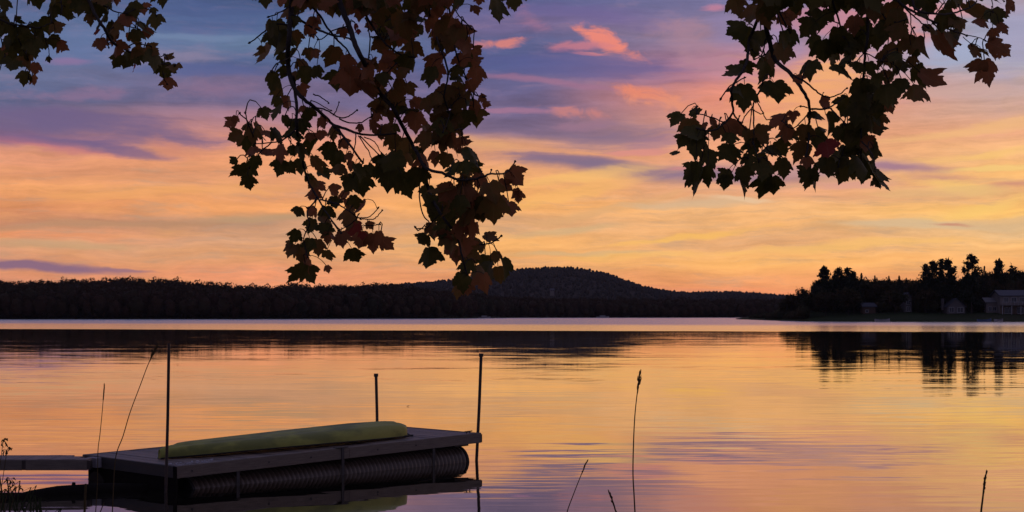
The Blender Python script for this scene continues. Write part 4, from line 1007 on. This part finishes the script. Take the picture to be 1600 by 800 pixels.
CV = [(447,20,26,-60,'o'),(420,45,34,-30,'g'),(436,48,40,10,'g'),(425,68,36,0,'g'),(418,80,34,-5,'o'),(440,64,38,10,'g'),(408,78,15,-20,'o'),(443,92,24,0,'g'),(445,112,22,-10,'g'),(424,125,32,-25,'g'),(434,146,24,0,'o'),(474,142,25,30,'r'),(478,118,34,0,'g'),(470,103,26,0,'o'),(462,60,30,10,'o'),(470,30,28,0,'o'),(486,48,28,20,'r'),(483,85,24,0,'o'),(494,85,20,30,'r'),(498,112,24,10,'g'),(461,85,24,0,'g'),(495,32,20,0,'r'),(468,8,30,0,'o'),(490,5,26,0,'o'),(461,36,24,0,'g'),(466,122,24,0,'o'),
 (500,8,28,0,'o'),(519,10,38,10,'o'),(489,35,22,0,'r'),(519,88,38,-10,'o'),(528,126,36,0,'g'),(542,100,34,10,'r'),(548,128,56,5,'r'),(560,142,46,0,'r'),(536,52,20,10,'r'),(556,42,12,0,'R'),(560,50,10,0,'R'),(562,18,30,0,'r'),(530,12,30,0,'g'),(545,14,30,0,'o'),(600,40,50,0,'g'),(590,22,40,10,'o'),(617,55,46,0,'g'),(600,72,42,0,'g'),(630,40,44,0,'o'),(575,12,30,0,'r'),
 (718,17,28,0,'r'),(741,17,20,10,'r'),(748,1,16,0,'r'),(776,8,36,0,'g'),(801,4,24,25,'r'),(732,45,26,62,'r'),(700,3,22,0,'r'),(685,15,22,0,'r'),(710,40,26,0,'r'),(722,58,36,30,'r'),(728,80,28,30,'r'),(746,80,20,55,'r'),(746,98,24,45,'r'),(745,118,34,10,'r'),(722,98,36,0,'r'),(733,150,28,0,'o'),(757,152,16,42,'r'),(685,52,30,0,'o'),(705,62,30,10,'r'),(735,135,24,10,'r'),(700,30,22,0,'r'),(730,68,24,0,'r'),
 (761,163,16,50,'r'),(729,188,40,5,'g'),(742,168,26,10,'r'),(718,225,36,55,'r'),(736,245,36,20,'g'),(740,262,28,40,'g'),(748,282,28,0,'r'),(806,276,38,48,'r'),(788,292,30,42,'r'),(808,303,21,5,'r'),(770,302,42,20,'o'),(700,190,38,0,'o'),(665,220,36,0,'o'),(688,205,34,0,'o'),(650,190,36,0,'r'),(715,165,34,0,'o'),
 (675,319,30,-60,'g'),(700,312,48,0,'o'),(720,320,46,0,'r'),(771,328,50,0,'o'),(797,330,34,15,'r'),(810,308,22,0,'r'),(785,318,30,20,'r'),(748,318,40,0,'r'),(660,376,28,-30,'g'),(676,360,30,0,'o'),(692,360,28,-10,'g'),(672,404,42,0,'g'),(703,380,34,0,'o'),(706,400,34,0,'r'),(722,398,26,0,'o'),(724,360,34,10,'r'),(742,362,32,0,'r'),(766,372,27,60,'o'),(745,388,28,-50,'o'),(736,402,28,-10,'o'),(731,420,32,0,'g'),(722,442,38,0,'g'),(730,452,26,0,'r'),(757,410,28,0,'g'),(775,402,22,0,'o'),(785,418,34,0,'g'),(766,426,40,0,'g'),(757,442,34,0,'r'),(780,430,32,10,'o'),(745,430,36,0,'o'),(715,455,26,-10,'o'),
 (465,332,22,-20,'g'),(486,330,20,-50,'r'),(507,335,30,0,'g'),(507,362,32,0,'g'),(490,305,26,0,'r'),(522,318,26,0,'g'),(553,316,26,10,'g'),(546,338,34,-10,'o'),(570,323,26,20,'r'),(485,353,28,-20,'g'),(460,368,24,-20,'g'),(450,382,16,-60,'o'),(456,393,28,-20,'o'),(470,396,34,10,'o'),(483,384,28,0,'g'),(496,386,28,5,'o'),(522,382,24,-10,'r'),(512,372,22,0,'r'),(468,426,36,-32,'g'),(484,428,36,25,'g'),(478,410,30,0,'r'),(511,401,24,0,'o'),(512,421,15,10,'r'),(552,401,32,5,'g'),(535,374,30,0,'r'),(556,360,34,0,'R'),(565,377,36,0,'r'),(583,380,36,0,'r'),(603,381,28,40,'r'),(578,353,18,30,'r'),(566,368,16,0,'R'),(540,307,24,0,'r'),(520,300,24,30,'r'),(545,320,24,20,'r'),(502,350,28,0,'o'),(592,372,26,0,'r'),
 (360,192,24,-55,'r'),(367,187,15,-20,'r'),(413,180,28,20,'g'),(386,202,26,-30,'o'),(402,202,28,20,'o'),(368,214,28,-60,'o'),(385,225,30,0,'g'),(395,212,28,0,'o'),(364,252,17,-55,'g'),(415,215,26,0,'r'),(430,210,26,20,'g'),(397,240,26,0,'r'),(412,243,26,15,'r'),(401,255,28,10,'g'),(374,268,28,-60,'g'),(385,270,36,0,'g'),(388,286,28,5,'g'),(440,238,28,0,'r'),(436,263,32,-15,'g'),(455,262,24,20,'g'),(432,160,24,0,'g'),(440,174,24,0,'g'),(445,190,24,0,'g'),(457,195,22,0,'g'),(449,160,26,0,'r'),(472,197,28,0,'g'),(485,180,28,10,'g'),(487,217,24,-50,'r'),(465,235,26,0,'g'),(470,260,28,0,'g'),(490,258,34,0,'o'),(482,282,26,0,'g'),(495,230,32,0,'g'),(454,208,24,0,'g'),(475,173,20,0,'r'),(462,215,22,0,'g'),(457,236,22,20,'g'),(490,290,22,20,'o'),
 (505,192,24,30,'r'),(563,200,15,0,'r'),(581,196,24,0,'r'),(588,184,18,0,'r'),(602,210,34,60,'o'),(484,215,18,0,'r'),(503,214,24,0,'r'),(523,208,28,0,'o'),(515,234,30,0,'g'),(525,250,34,0,'g'),(530,268,30,0,'o'),(538,225,22,30,'r'),(545,246,16,40,'r'),(506,273,26,30,'g'),(500,291,22,60,'r'),(545,258,20,-30,'r'),(555,268,30,0,'g'),(541,287,36,-45,'g'),(563,286,44,0,'g'),(580,266,24,20,'g'),(607,275,62,-5,'g'),(634,290,46,25,'g'),(617,255,46,0,'g'),(627,232,40,0,'o'),(597,262,40,-30,'g'),(655,280,40,0,'g'),(605,185,26,0,'o')]
P1 = [(560,0),(690,0),(700,35),(722,60),(735,80),(742,110),(738,130),(745,160),(740,190),(722,205),(730,235),(742,270),(730,300),(700,320),(668,312),(640,262),(640,235),(655,215),(645,195),(620,180),(600,160),(575,160),(570,150),(560,110),(585,90),(575,50)]
P2 = [(672,300),(760,292),(770,318),(745,335),(735,350),(740,385),(720,400),(700,390),(684,355),(680,330)]
P3 = [(590,150),(640,170),(620,205),(640,240),(610,250),(600,235),(612,205),(585,165)]
bough('maple_branch', 'large hanging maple bough with dark green and russet leaves, in the middle above the dock', 4.8, CL, CV,
      [(P1, 96, 24, 38, 'gooorrgo'), (P2, 18, 26, 38, 'goorr'), (P3, 5, 22, 32, 'go'), ([(440,-12),(700,-12),(700,10),(440,10)], 22, 28, 40, 'gor')], 3, (400, 820, 160))
RL = [
 ([(1215,-420),(1200,-200),(1195,-60),(1196,0),(1197,40),(1205,75),(1212,95),(1235,115),(1250,135),(1262,155),(1265,170),(1264,195),(1263,225),(1258,250)], 5.0, 1.4),
 ([(1197,-10),(1188,20),(1172,60),(1166,100),(1150,125),(1143,140),(1144,158),(1145,176),(1132,192),(1113,204),(1086,200)], 2.8, 1.3),
 ([(1145,176),(1157,193),(1172,206)], 1.6, 1.0), ([(1192,128),(1186,145),(1177,162),(1178,200),(1176,220)], 1.6, 1.1), ([(1177,165),(1165,180),(1160,190)], 1.0, .9), ([(1175,170),(1171,200),(1169,245)], 1.1, .8), ([(1176,220),(1182,240),(1185,250)], 1.1, .8), ([(1183,158),(1190,172),(1197,186),(1206,186)], 1.0, .8), ([(1178,172),(1188,178),(1193,176)], .9, .8),
 ([(1212,97),(1235,115),(1258,128),(1275,142),(1292,152),(1310,148),(1322,138)], 1.8, .9), ([(1265,170),(1290,170),(1302,164),(1318,152)], 1.7, 1.0), ([(1298,170),(1308,180),(1319,192)], 1.5, 1.0), ([(1262,168),(1252,166)], 1.0, 1.0),
 ([(1350,-400),(1350,-180),(1353,-60),(1355,0),(1356,50),(1352,82),(1349,120),(1345,160),(1346,220),(1345,260)], 3.4, 1.2), ([(1360,-60),(1375,10),(1392,42),(1402,40)], 1.8, 1.0), ([(1352,82),(1370,92),(1377,95)], 1.0, .9), ([(1352,80),(1338,96),(1330,97)], 1.0, .9),
 ([(1360,-200),(1380,-40),(1402,0),(1430,20),(1455,32),(1480,45),(1510,55)], 2.8, 1.1), ([(1420,-80),(1425,-10),(1432,15),(1465,22),(1490,20),(1515,12),(1526,2)], 2.2, 1.2), ([(1412,10),(1420,18),(1438,34),(1448,42)], 1.6, .9), ([(1455,32),(1480,60),(1500,70)], 1.2, .9), ([(1418,30),(1400,35)], 1.2, .8), ([(1422,18),(1424,42),(1428,43)], .9, .9), ([(1463,20),(1472,8),(1476,4)], 1.0, 1.3),
 ([(1520,-80),(1545,-20),(1552,18)], 1.0, .7), ([(1545,-40),(1560,-10),(1568,2)], 1.0, .8), ([(1510,55),(1528,58),(1538,62)], .8, .6), ([(1505,58),(1518,70)], .7, .6),
 ([(1205,-40),(1215,10),(1228,38),(1234,50)], 2.0, .9), ([(1205,0),(1210,10),(1222,44),(1230,52)], 1.6, .9), ([(1235,-140),(1280,-40),(1300,0),(1310,30),(1320,60)], 2.4, 1.2), ([(1265,175),(1240,200),(1222,190)], 1.2, .8), ([(1345,200),(1320,230),(1310,260)], 1.3, .9), ([(1346,220),(1362,240),(1368,262)], 1.3, .9), ([(1197,60),(1190,85),(1182,92)], 1.4, .8),
 ([(1166,120),(1148,130),(1137,138),(1128,152)], 1.0, 1.1), ([(1205,75),(1190,88),(1175,78)], 1.2, .9), ([(1132,192),(1108,182),(1090,178)], 1.1, .9), ([(1172,206),(1190,225),(1205,240)], 1.1, .8),
]
RV = [(1150,10,38,10,'o'),(1124,1,14,-40,'r'),(1150,48,44,-55,'g'),(1165,58,36,0,'g'),(1178,25,44,0,'o'),(1190,62,34,0,'g'),(1190,28,40,0,'o'),(1205,15,34,0,'g'),(1222,3,40,0,'g'),(1225,30,28,10,'r'),(1148,112,38,-55,'g'),(1164,106,30,10,'g'),(1192,108,42,-10,'g'),(1215,85,42,0,'o'),(1163,152,48,0,'g'),(1148,146,30,-20,'g'),(1211,148,48,0,'g'),(1200,140,30,-20,'g'),(1222,60,26,0,'g'),(1178,75,30,0,'g'),
 (1246,20,34,0,'r'),(1233,36,24,20,'r'),(1284,34,42,0,'g'),(1262,42,36,-55,'g'),(1235,60,34,0,'g'),(1272,66,28,-20,'g'),(1224,85,38,0,'o'),(1286,80,42,0,'g'),(1310,60,42,0,'g'),(1322,75,42,0,'g'),(1336,40,36,0,'r'),(1270,112,42,0,'g'),(1308,118,40,-10,'g'),(1247,126,22,10,'r'),(1339,108,28,-20,'g'),(1360,108,28,10,'g'),(1342,48,46,0,'g'),(1350,65,40,0,'g'),(1395,25,46,60,'o'),(1382,50,42,0,'g'),(1394,85,42,30,'o'),(1400,105,36,0,'g'),(1305,8,36,0,'g'),(1240,3,34,0,'g'),(1262,0,30,0,'g'),(1322,5,36,0,'g'),(1346,10,36,0,'g'),(1366,20,36,0,'o'),(1345,140,42,0,'g'),(1365,140,36,0,'g'),(1385,150,42,0,'g'),(1370,62,36,0,'g'),(1325,100,30,0,'g'),(1372,125,26,0,'g'),
 (1402,32,44,0,'o'),(1405,50,32,-30,'o'),(1430,3,40,0,'g'),(1403,8,26,40,'g'),(1453,10,22,0,'r'),(1484,8,20,0,'g'),(1440,25,24,0,'g'),(1472,30,36,0,'g'),(1490,40,32,0,'o'),(1514,22,42,20,'o'),(1503,42,28,0,'o'),(1495,60,36,15,'g'),(1465,66,46,5,'r'),(1445,72,34,0,'o'),(1415,70,42,-60,'o'),(1436,80,30,0,'g'),(1530,40,26,-20,'r'),(1553,30,38,10,'g'),(1566,46,26,25,'r'),(1551,54,24,0,'r'),(1570,8,32,0,'r'),(1532,0,14,0,'g'),(1518,82,30,-35,'o'),(1529,76,26,60,'o'),(1558,73,40,60,'r'),(1570,80,26,50,'r'),(1530,108,38,-20,'r'),(1545,110,40,20,'r'),(1450,125,44,45,'r'),(1433,115,36,0,'g'),(1403,108,36,0,'g'),(1407,138,36,0,'g'),(1430,148,40,10,'o'),(1425,98,24,0,'o'),(1450,50,30,0,'o'),(1480,62,30,0,'o'),
 (1057,190,34,-35,'g'),(1086,178,22,75,'g'),(1082,176,14,10,'g'),(1078,200,36,0,'o'),(1082,215,44,0,'g'),(1066,222,26,-20,'g'),(1079,233,46,0,'g'),(1092,222,30,10,'g'),(1056,243,18,-20,'g'),(1113,193,22,10,'r'),(1100,205,34,0,'r'),(1120,207,28,-10,'o'),(1142,200,34,30,'r'),(1156,205,26,30,'r'),(1140,219,28,0,'g'),(1132,240,28,-40,'g'),(1148,240,28,40,'g'),(1140,242,42,0,'g'),(1106,250,36,30,'g'),(1082,269,40,-55,'g'),(1090,274,46,0,'g'),(1107,274,34,8,'g'),(1132,276,32,-60,'g'),(1132,285,28,-10,'g'),(1155,284,42,-5,'g'),(1163,275,36,25,'g'),(1166,212,24,0,'o'),(1190,212,38,40,'o'),(1170,252,30,0,'g'),(1185,270,42,-10,'g'),(1200,285,42,0,'g'),(1209,290,34,10,'g'),(1205,240,34,0,'g'),(1222,232,34,35,'g'),(1222,262,36,0,'g'),(1198,262,24,0,'o'),(1218,187,32,-60,'r'),(1230,207,30,0,'r'),(1180,228,28,0,'g'),(1190,250,26,0,'g'),
 (1239,184,22,0,'r'),(1230,213,36,-10,'g'),(1257,210,36,0,'o'),(1271,186,30,10,'g'),(1282,206,22,30,'g'),(1291,161,26,60,'r'),(1298,190,34,40,'g'),(1275,222,36,0,'g'),(1256,240,40,-30,'o'),(1260,255,22,0,'r'),(1298,236,42,35,'R'),(1292,262,44,0,'g'),(1256,272,34,-50,'g'),(1268,280,42,0,'g'),(1282,272,34,25,'g'),(1318,268,44,-15,'g'),(1335,260,40,0,'g'),(1350,268,40,-15,'g'),(1365,274,46,12,'g'),(1325,210,40,0,'g'),(1345,175,46,0,'g'),(1350,198,46,0,'g'),(1368,205,30,5,'g'),(1357,227,36,60,'r'),(1340,237,46,0,'g'),(1365,242,24,0,'g'),(1320,165,36,-20,'g'),(1390,165,30,20,'r'),(1400,152,34,30,'g'),(1350,155,44,0,'g'),(1370,172,32,0,'g'),(1310,210,30,-30,'g'),(1372,286,24,10,'g')]
PR1 = [(1320,60),(1385,60),(1400,95),(1400,140),(1385,165),(1372,190),(1368,270),(1300,265),(1310,225),(1335,205),(1330,160),(1345,135),(1378,130),(1370,95),(1330,95)]
bough('maple_branch', 'leafy maple bough hanging in the upper right, mostly dark green with a few red leaves', 4.6, RL, RV,
      [(PR1, 22, 26, 38, 'gggo'), ([(1135,-14),(1500,-14),(1500,4),(1135,4)], 22, 28, 40, 'ggo'), ([(1270,60),(1340,70),(1335,95),(1280,95)], 6, 26, 36, 'g')], 11, (1100, 1620, 160))
LL = [
 ([(60,-420),(70,-200),(90,-60),(115,-30),(138,0),(150,25),(165,48),(176,66),(190,74),(205,82),(222,92),(240,98),(256,100),(272,103)], 3.6, 1.0),
 ([(-160,-60),(-60,10),(-20,22),(0,30),(20,38),(48,42),(62,43),(80,36)], 2.4, .9),
 ([(150,4),(165,10),(180,18),(196,21)], 1.5, .9), ([(22,38),(32,68),(45,95),(45,120)], 1.3, .8), ([(165,48),(168,62),(170,72)], 1.0, .8), ([(255,112),(256,122),(260,130)], .9, .8), ([(165,48),(190,40),(215,45)], 1.3, .8), ([(192,76),(212,68),(235,72)], 1.2, .8), ([(196,21),(218,12),(234,16),(244,24)], .9, .7), ([(-20,22),(0,55),(8,90)], 1.3, .8), ([(62,43),(70,60),(76,78),(77,96)], .8, .6), ([(95,-60),(95,-10),(96,20)], 1.4, .9), ([(240,98),(256,86),(262,90)], .8, .7), ([(222,92),(212,84)], .9, .8),
]
LV = [(5,8,26,0,'g'),(6,20,16,0,'g'),(2,32,28,0,'g'),(14,50,34,0,'g'),(30,32,18,60,'g'),(3,48,24,0,'g'),(36,52,30,0,'g'),(30,70,28,0,'g'),(55,75,34,0,'g'),(42,64,26,0,'g'),(10,76,20,0,'r'),(58,46,26,-30,'g'),(75,40,34,0,'g'),(90,46,28,30,'o'),(85,65,26,0,'g'),(100,70,22,40,'r'),(70,68,20,10,'g'),(76,93,11,10,'g'),(20,103,36,0,'g'),(46,95,30,0,'o'),(55,107,22,0,'r'),(38,122,26,0,'g'),(54,125,18,20,'r'),(2,86,26,0,'g'),(0,115,14,0,'g'),(83,5,26,0,'g'),(82,20,26,-10,'g'),(103,14,34,0,'g'),(110,28,14,0,'g'),(125,8,34,0,'g'),(141,14,32,0,'g'),(142,30,26,0,'o'),(20,80,26,0,'g'),(14,66,26,0,'g'),(45,84,26,0,'g'),(62,60,24,0,'g'),
 (152,18,30,0,'g'),(160,3,28,0,'o'),(184,1,14,0,'r'),(170,30,34,0,'g'),(197,36,34,0,'r'),(185,46,32,0,'o'),(212,15,30,20,'g'),(225,22,30,20,'r'),(203,22,22,-20,'g'),(244,36,32,0,'g'),(240,18,15,20,'g'),(218,46,30,0,'g'),(213,58,30,0,'g'),(230,52,20,10,'r'),(154,52,15,0,'R'),(158,72,30,0,'r'),(178,60,30,0,'r'),(186,76,30,20,'r'),(202,62,26,0,'r'),(184,95,26,-25,'g'),(200,95,36,0,'g'),(212,106,12,20,'R'),(222,77,28,60,'o'),(238,79,28,60,'o'),(237,92,34,0,'g'),(224,88,24,0,'g'),(265,91,18,70,'o'),(258,111,32,0,'g'),(248,102,26,0,'g'),(277,110,24,10,'o'),(263,132,26,0,'r'),(172,46,28,0,'g'),(193,52,28,0,'o')]
bough('maple_branch', 'smaller pair of leafy maple sprays reaching in at the upper left corner', 6.4, LL, LV, [([(0,-12),(40,-12),(40,-4),(0,-4)], 2, 22, 28, 'g'), ([(80,-12),(180,-12),(180,2),(80,2)], 6, 22, 30, 'go')], 21, (-120, 260, 70))

# ------------------------------------------------------------------ reeds and grass on the bank
def stalk(pts, Y, w0, w1, head, label, hw=5.0):
    P = [unp(x, y, Y) for x, y in pts]; gx = P[-1].x; P.append(Vector((gx + (P[-1].x - P[-2].x) * .5, Y - .05, bank_z(gx, Y) - .05)))
    P = P[::-1]; base = P[0].copy(); t = thing('grass_stalk', base, label, 'grass stalk', 'dry grass stalks on the bank')
    fine = []
    for i in range(len(P) - 1):
        for s in range(4):
            u = s / 4; p0, p1, p2, p3 = P[max(i-1,0)], P[i], P[i+1], P[min(i+2, len(P)-1)]
            fine.append(.5 * (2*p1 + (p2-p0)*u + (2*p0-5*p1+4*p2-p3)*u*u + (3*p1-p0-3*p2+p3)*u**3))
    fine.append(P[-1]); n = len(fine); k = Y / F
    MB().tube([p - base for p in fine], [(w0 + (w1 - w0) * i / (n-1)) * k * .5 for i in range(n)], 5).build('stem', M['stalk'], t)
    if head:
        b = MB(); top = P[-1]; r = random.Random(int(pts[0][0])); pre = fine[-2]
        m = int(head * .9)
        for i in range(m):
            s = i / m; d = head * k * s; 
            # walk back along the stalk
            q = top.copy(); rem = d
            for j in range(n - 1, 0, -1):
                seg = (fine[j-1] - fine[j]); 
                if seg.length >= rem: q = fine[j] + seg.normalized() * rem; break
                rem -= seg.length
            dirv = (fine[-1] - fine[-3]).normalized(); a = r.uniform(0, 6.28); out_ = Vector((math.cos(a), math.sin(a) * .7, 0)) * hw * k * r.uniform(.15, .5) * math.sin(math.pi * min(1, .15 + s * .85)) 
            b.tube([q - base, q - base + out_ * .7 + dirv * hw * k * .5, q - base + out_ + dirv * hw * k * 1.0], [.5*k, 1.1*k, .25*k], 4)
        b.build('seed_head', M['stalk'], t)
    return t
stalk([(163,601),(160,640),(156,680),(153,705),(152,760),(148,820)], 9.5, 1.7, 1.0, 26, 'very thin pale grass stalk left of the bent one, rising past the gangway end', 2.4)
stalk([(244,543),(232,568),(218,605),(203,645),(192,682),(183,705),(179,730),(176,790),(174,830)], 8.5, 2.0, 1.2, 27, 'long bent grass stalk with a dark seed head leaning right towards the tall post', 8.0)
stalk([(1000,584),(996,612),(992,650),(990,690),(989,740),(991,780),(993,830)], 8.0, 2.6, 1.5, 34, 'tallest upright grass stalk with a knobbly seed head, alone right of the dock', 7.5)
stalk([(917,721),(911,735),(904,752),(895,775),(886,800),(880,830)], 7.5, 2.0, 1.2, 24, 'short grass stalk leaning right, left of the tallest stalk', 4.0)
stalk([(952,770),(956,780),(961,796),(966,830)], 7.0, 3.0, 2.0, 26, 'stubby grass stalk leaning left at the bottom edge beside the tallest stalk', 6.0)
stalk([(1541,739),(1538,755),(1536,775),(1533,800),(1531,830)], 6.5, 4.0, 2.2, 40, 'thick dark grass stalk alone in the lower right corner', 5.5)
stalk([(134,756),(133,775),(132,800),(131,830)], 9.0, 4.5, 3.5, 0, 'thick olive reed stem standing in front of the sunken log')
stalk([(163,785),(158,797),(150,825)], 8.5, 2.2, 1.4, 0, 'short thin reed stem just right of the thick olive one')
# leafy clump in the lower left corner
t = thing('grass_clump', (-4.0, 11.5, bank_z(-4.0, 11.5)), 'dark leafy grass clump on the bank in the lower left corner', 'grass clump')
base = t.location; r = random.Random(5)
for k in range(44):
    x0 = r.uniform(-35, 90); top = r.choice([r.uniform(742, 775), r.uniform(770, 798)]) + max(0, x0 - 10) * .45; Y = r.uniform(10.5, 12)
    pts = [unp(x0 + r.uniform(-8, 8), 835, Y), unp(x0 + r.uniform(-6, 6), (835 + top) / 2, Y), unp(x0 + r.uniform(-12, 14), top, Y), unp(x0 + r.uniform(-25, 28), top + r.uniform(4, 16), Y)]
    pts[0].z = min(pts[0].z, .4); b = MB(); w = r.uniform(.6, 1.5) * Y / F; vs = []
    for i, p in enumerate(pts):
        ww = w * (1, 1.1, .8, .05)[i]; q = p - base; vs += [q + Vector((-ww, 0, 0)), q + Vector((0, -ww * .4, ww * .3)), q + Vector((ww, 0, 0))]
    b.add(vs, [(3*i+a, 3*i+a+1, 3*i+a+4, 3*i+a+3) for i in range(3) for a in range(2)]); b.build('blade', M['blade'], t)
for (x, y, Y) in ((5, 690, 11), (11, 704, 11), (16, 752, 11), (26, 762, 11), (8, 768, 11)):
    p = unp(x, y, Y); b = MB(); b.tube([unp(x - 14, 835, Y) - base, unp(x - 10, (y + 835) / 2, Y) - base, p - base], [.004, .003, .002], 4)
    for j in range(9):
        a = r.uniform(-1, 1); q = p + Vector((r.uniform(-.045, .045), 0, r.uniform(-.03, .03))) - base
        b.tube([p - base, (p - base + q) / 2 + Vector((0, 0, .012)), q, q + Vector((r.uniform(-.02, .02), 0, -.018))], [.001, .0015, .006, .001], 4)
    b.build('flower_head', M['stalk'], t)

# ------------------------------------------------------------------ thin evening haze
hm = bpy.data.materials.new('evening_haze'); hm.use_nodes = True; t = hm.node_tree; t.nodes.clear(); q = G(t)
pv = q.node('ShaderNodeVolumePrincipled'); pv.inputs['Color'].default_value = (.75, .75, .85, 1); pv.inputs['Density'].default_value = 0.00004
out = q.node('ShaderNodeOutputMaterial'); t.links.new(pv.outputs[0], out.inputs[1])
MB().box((-2620, -2520, -4), (2620, 2900, 420)).build('haze', hm, kind='stuff')
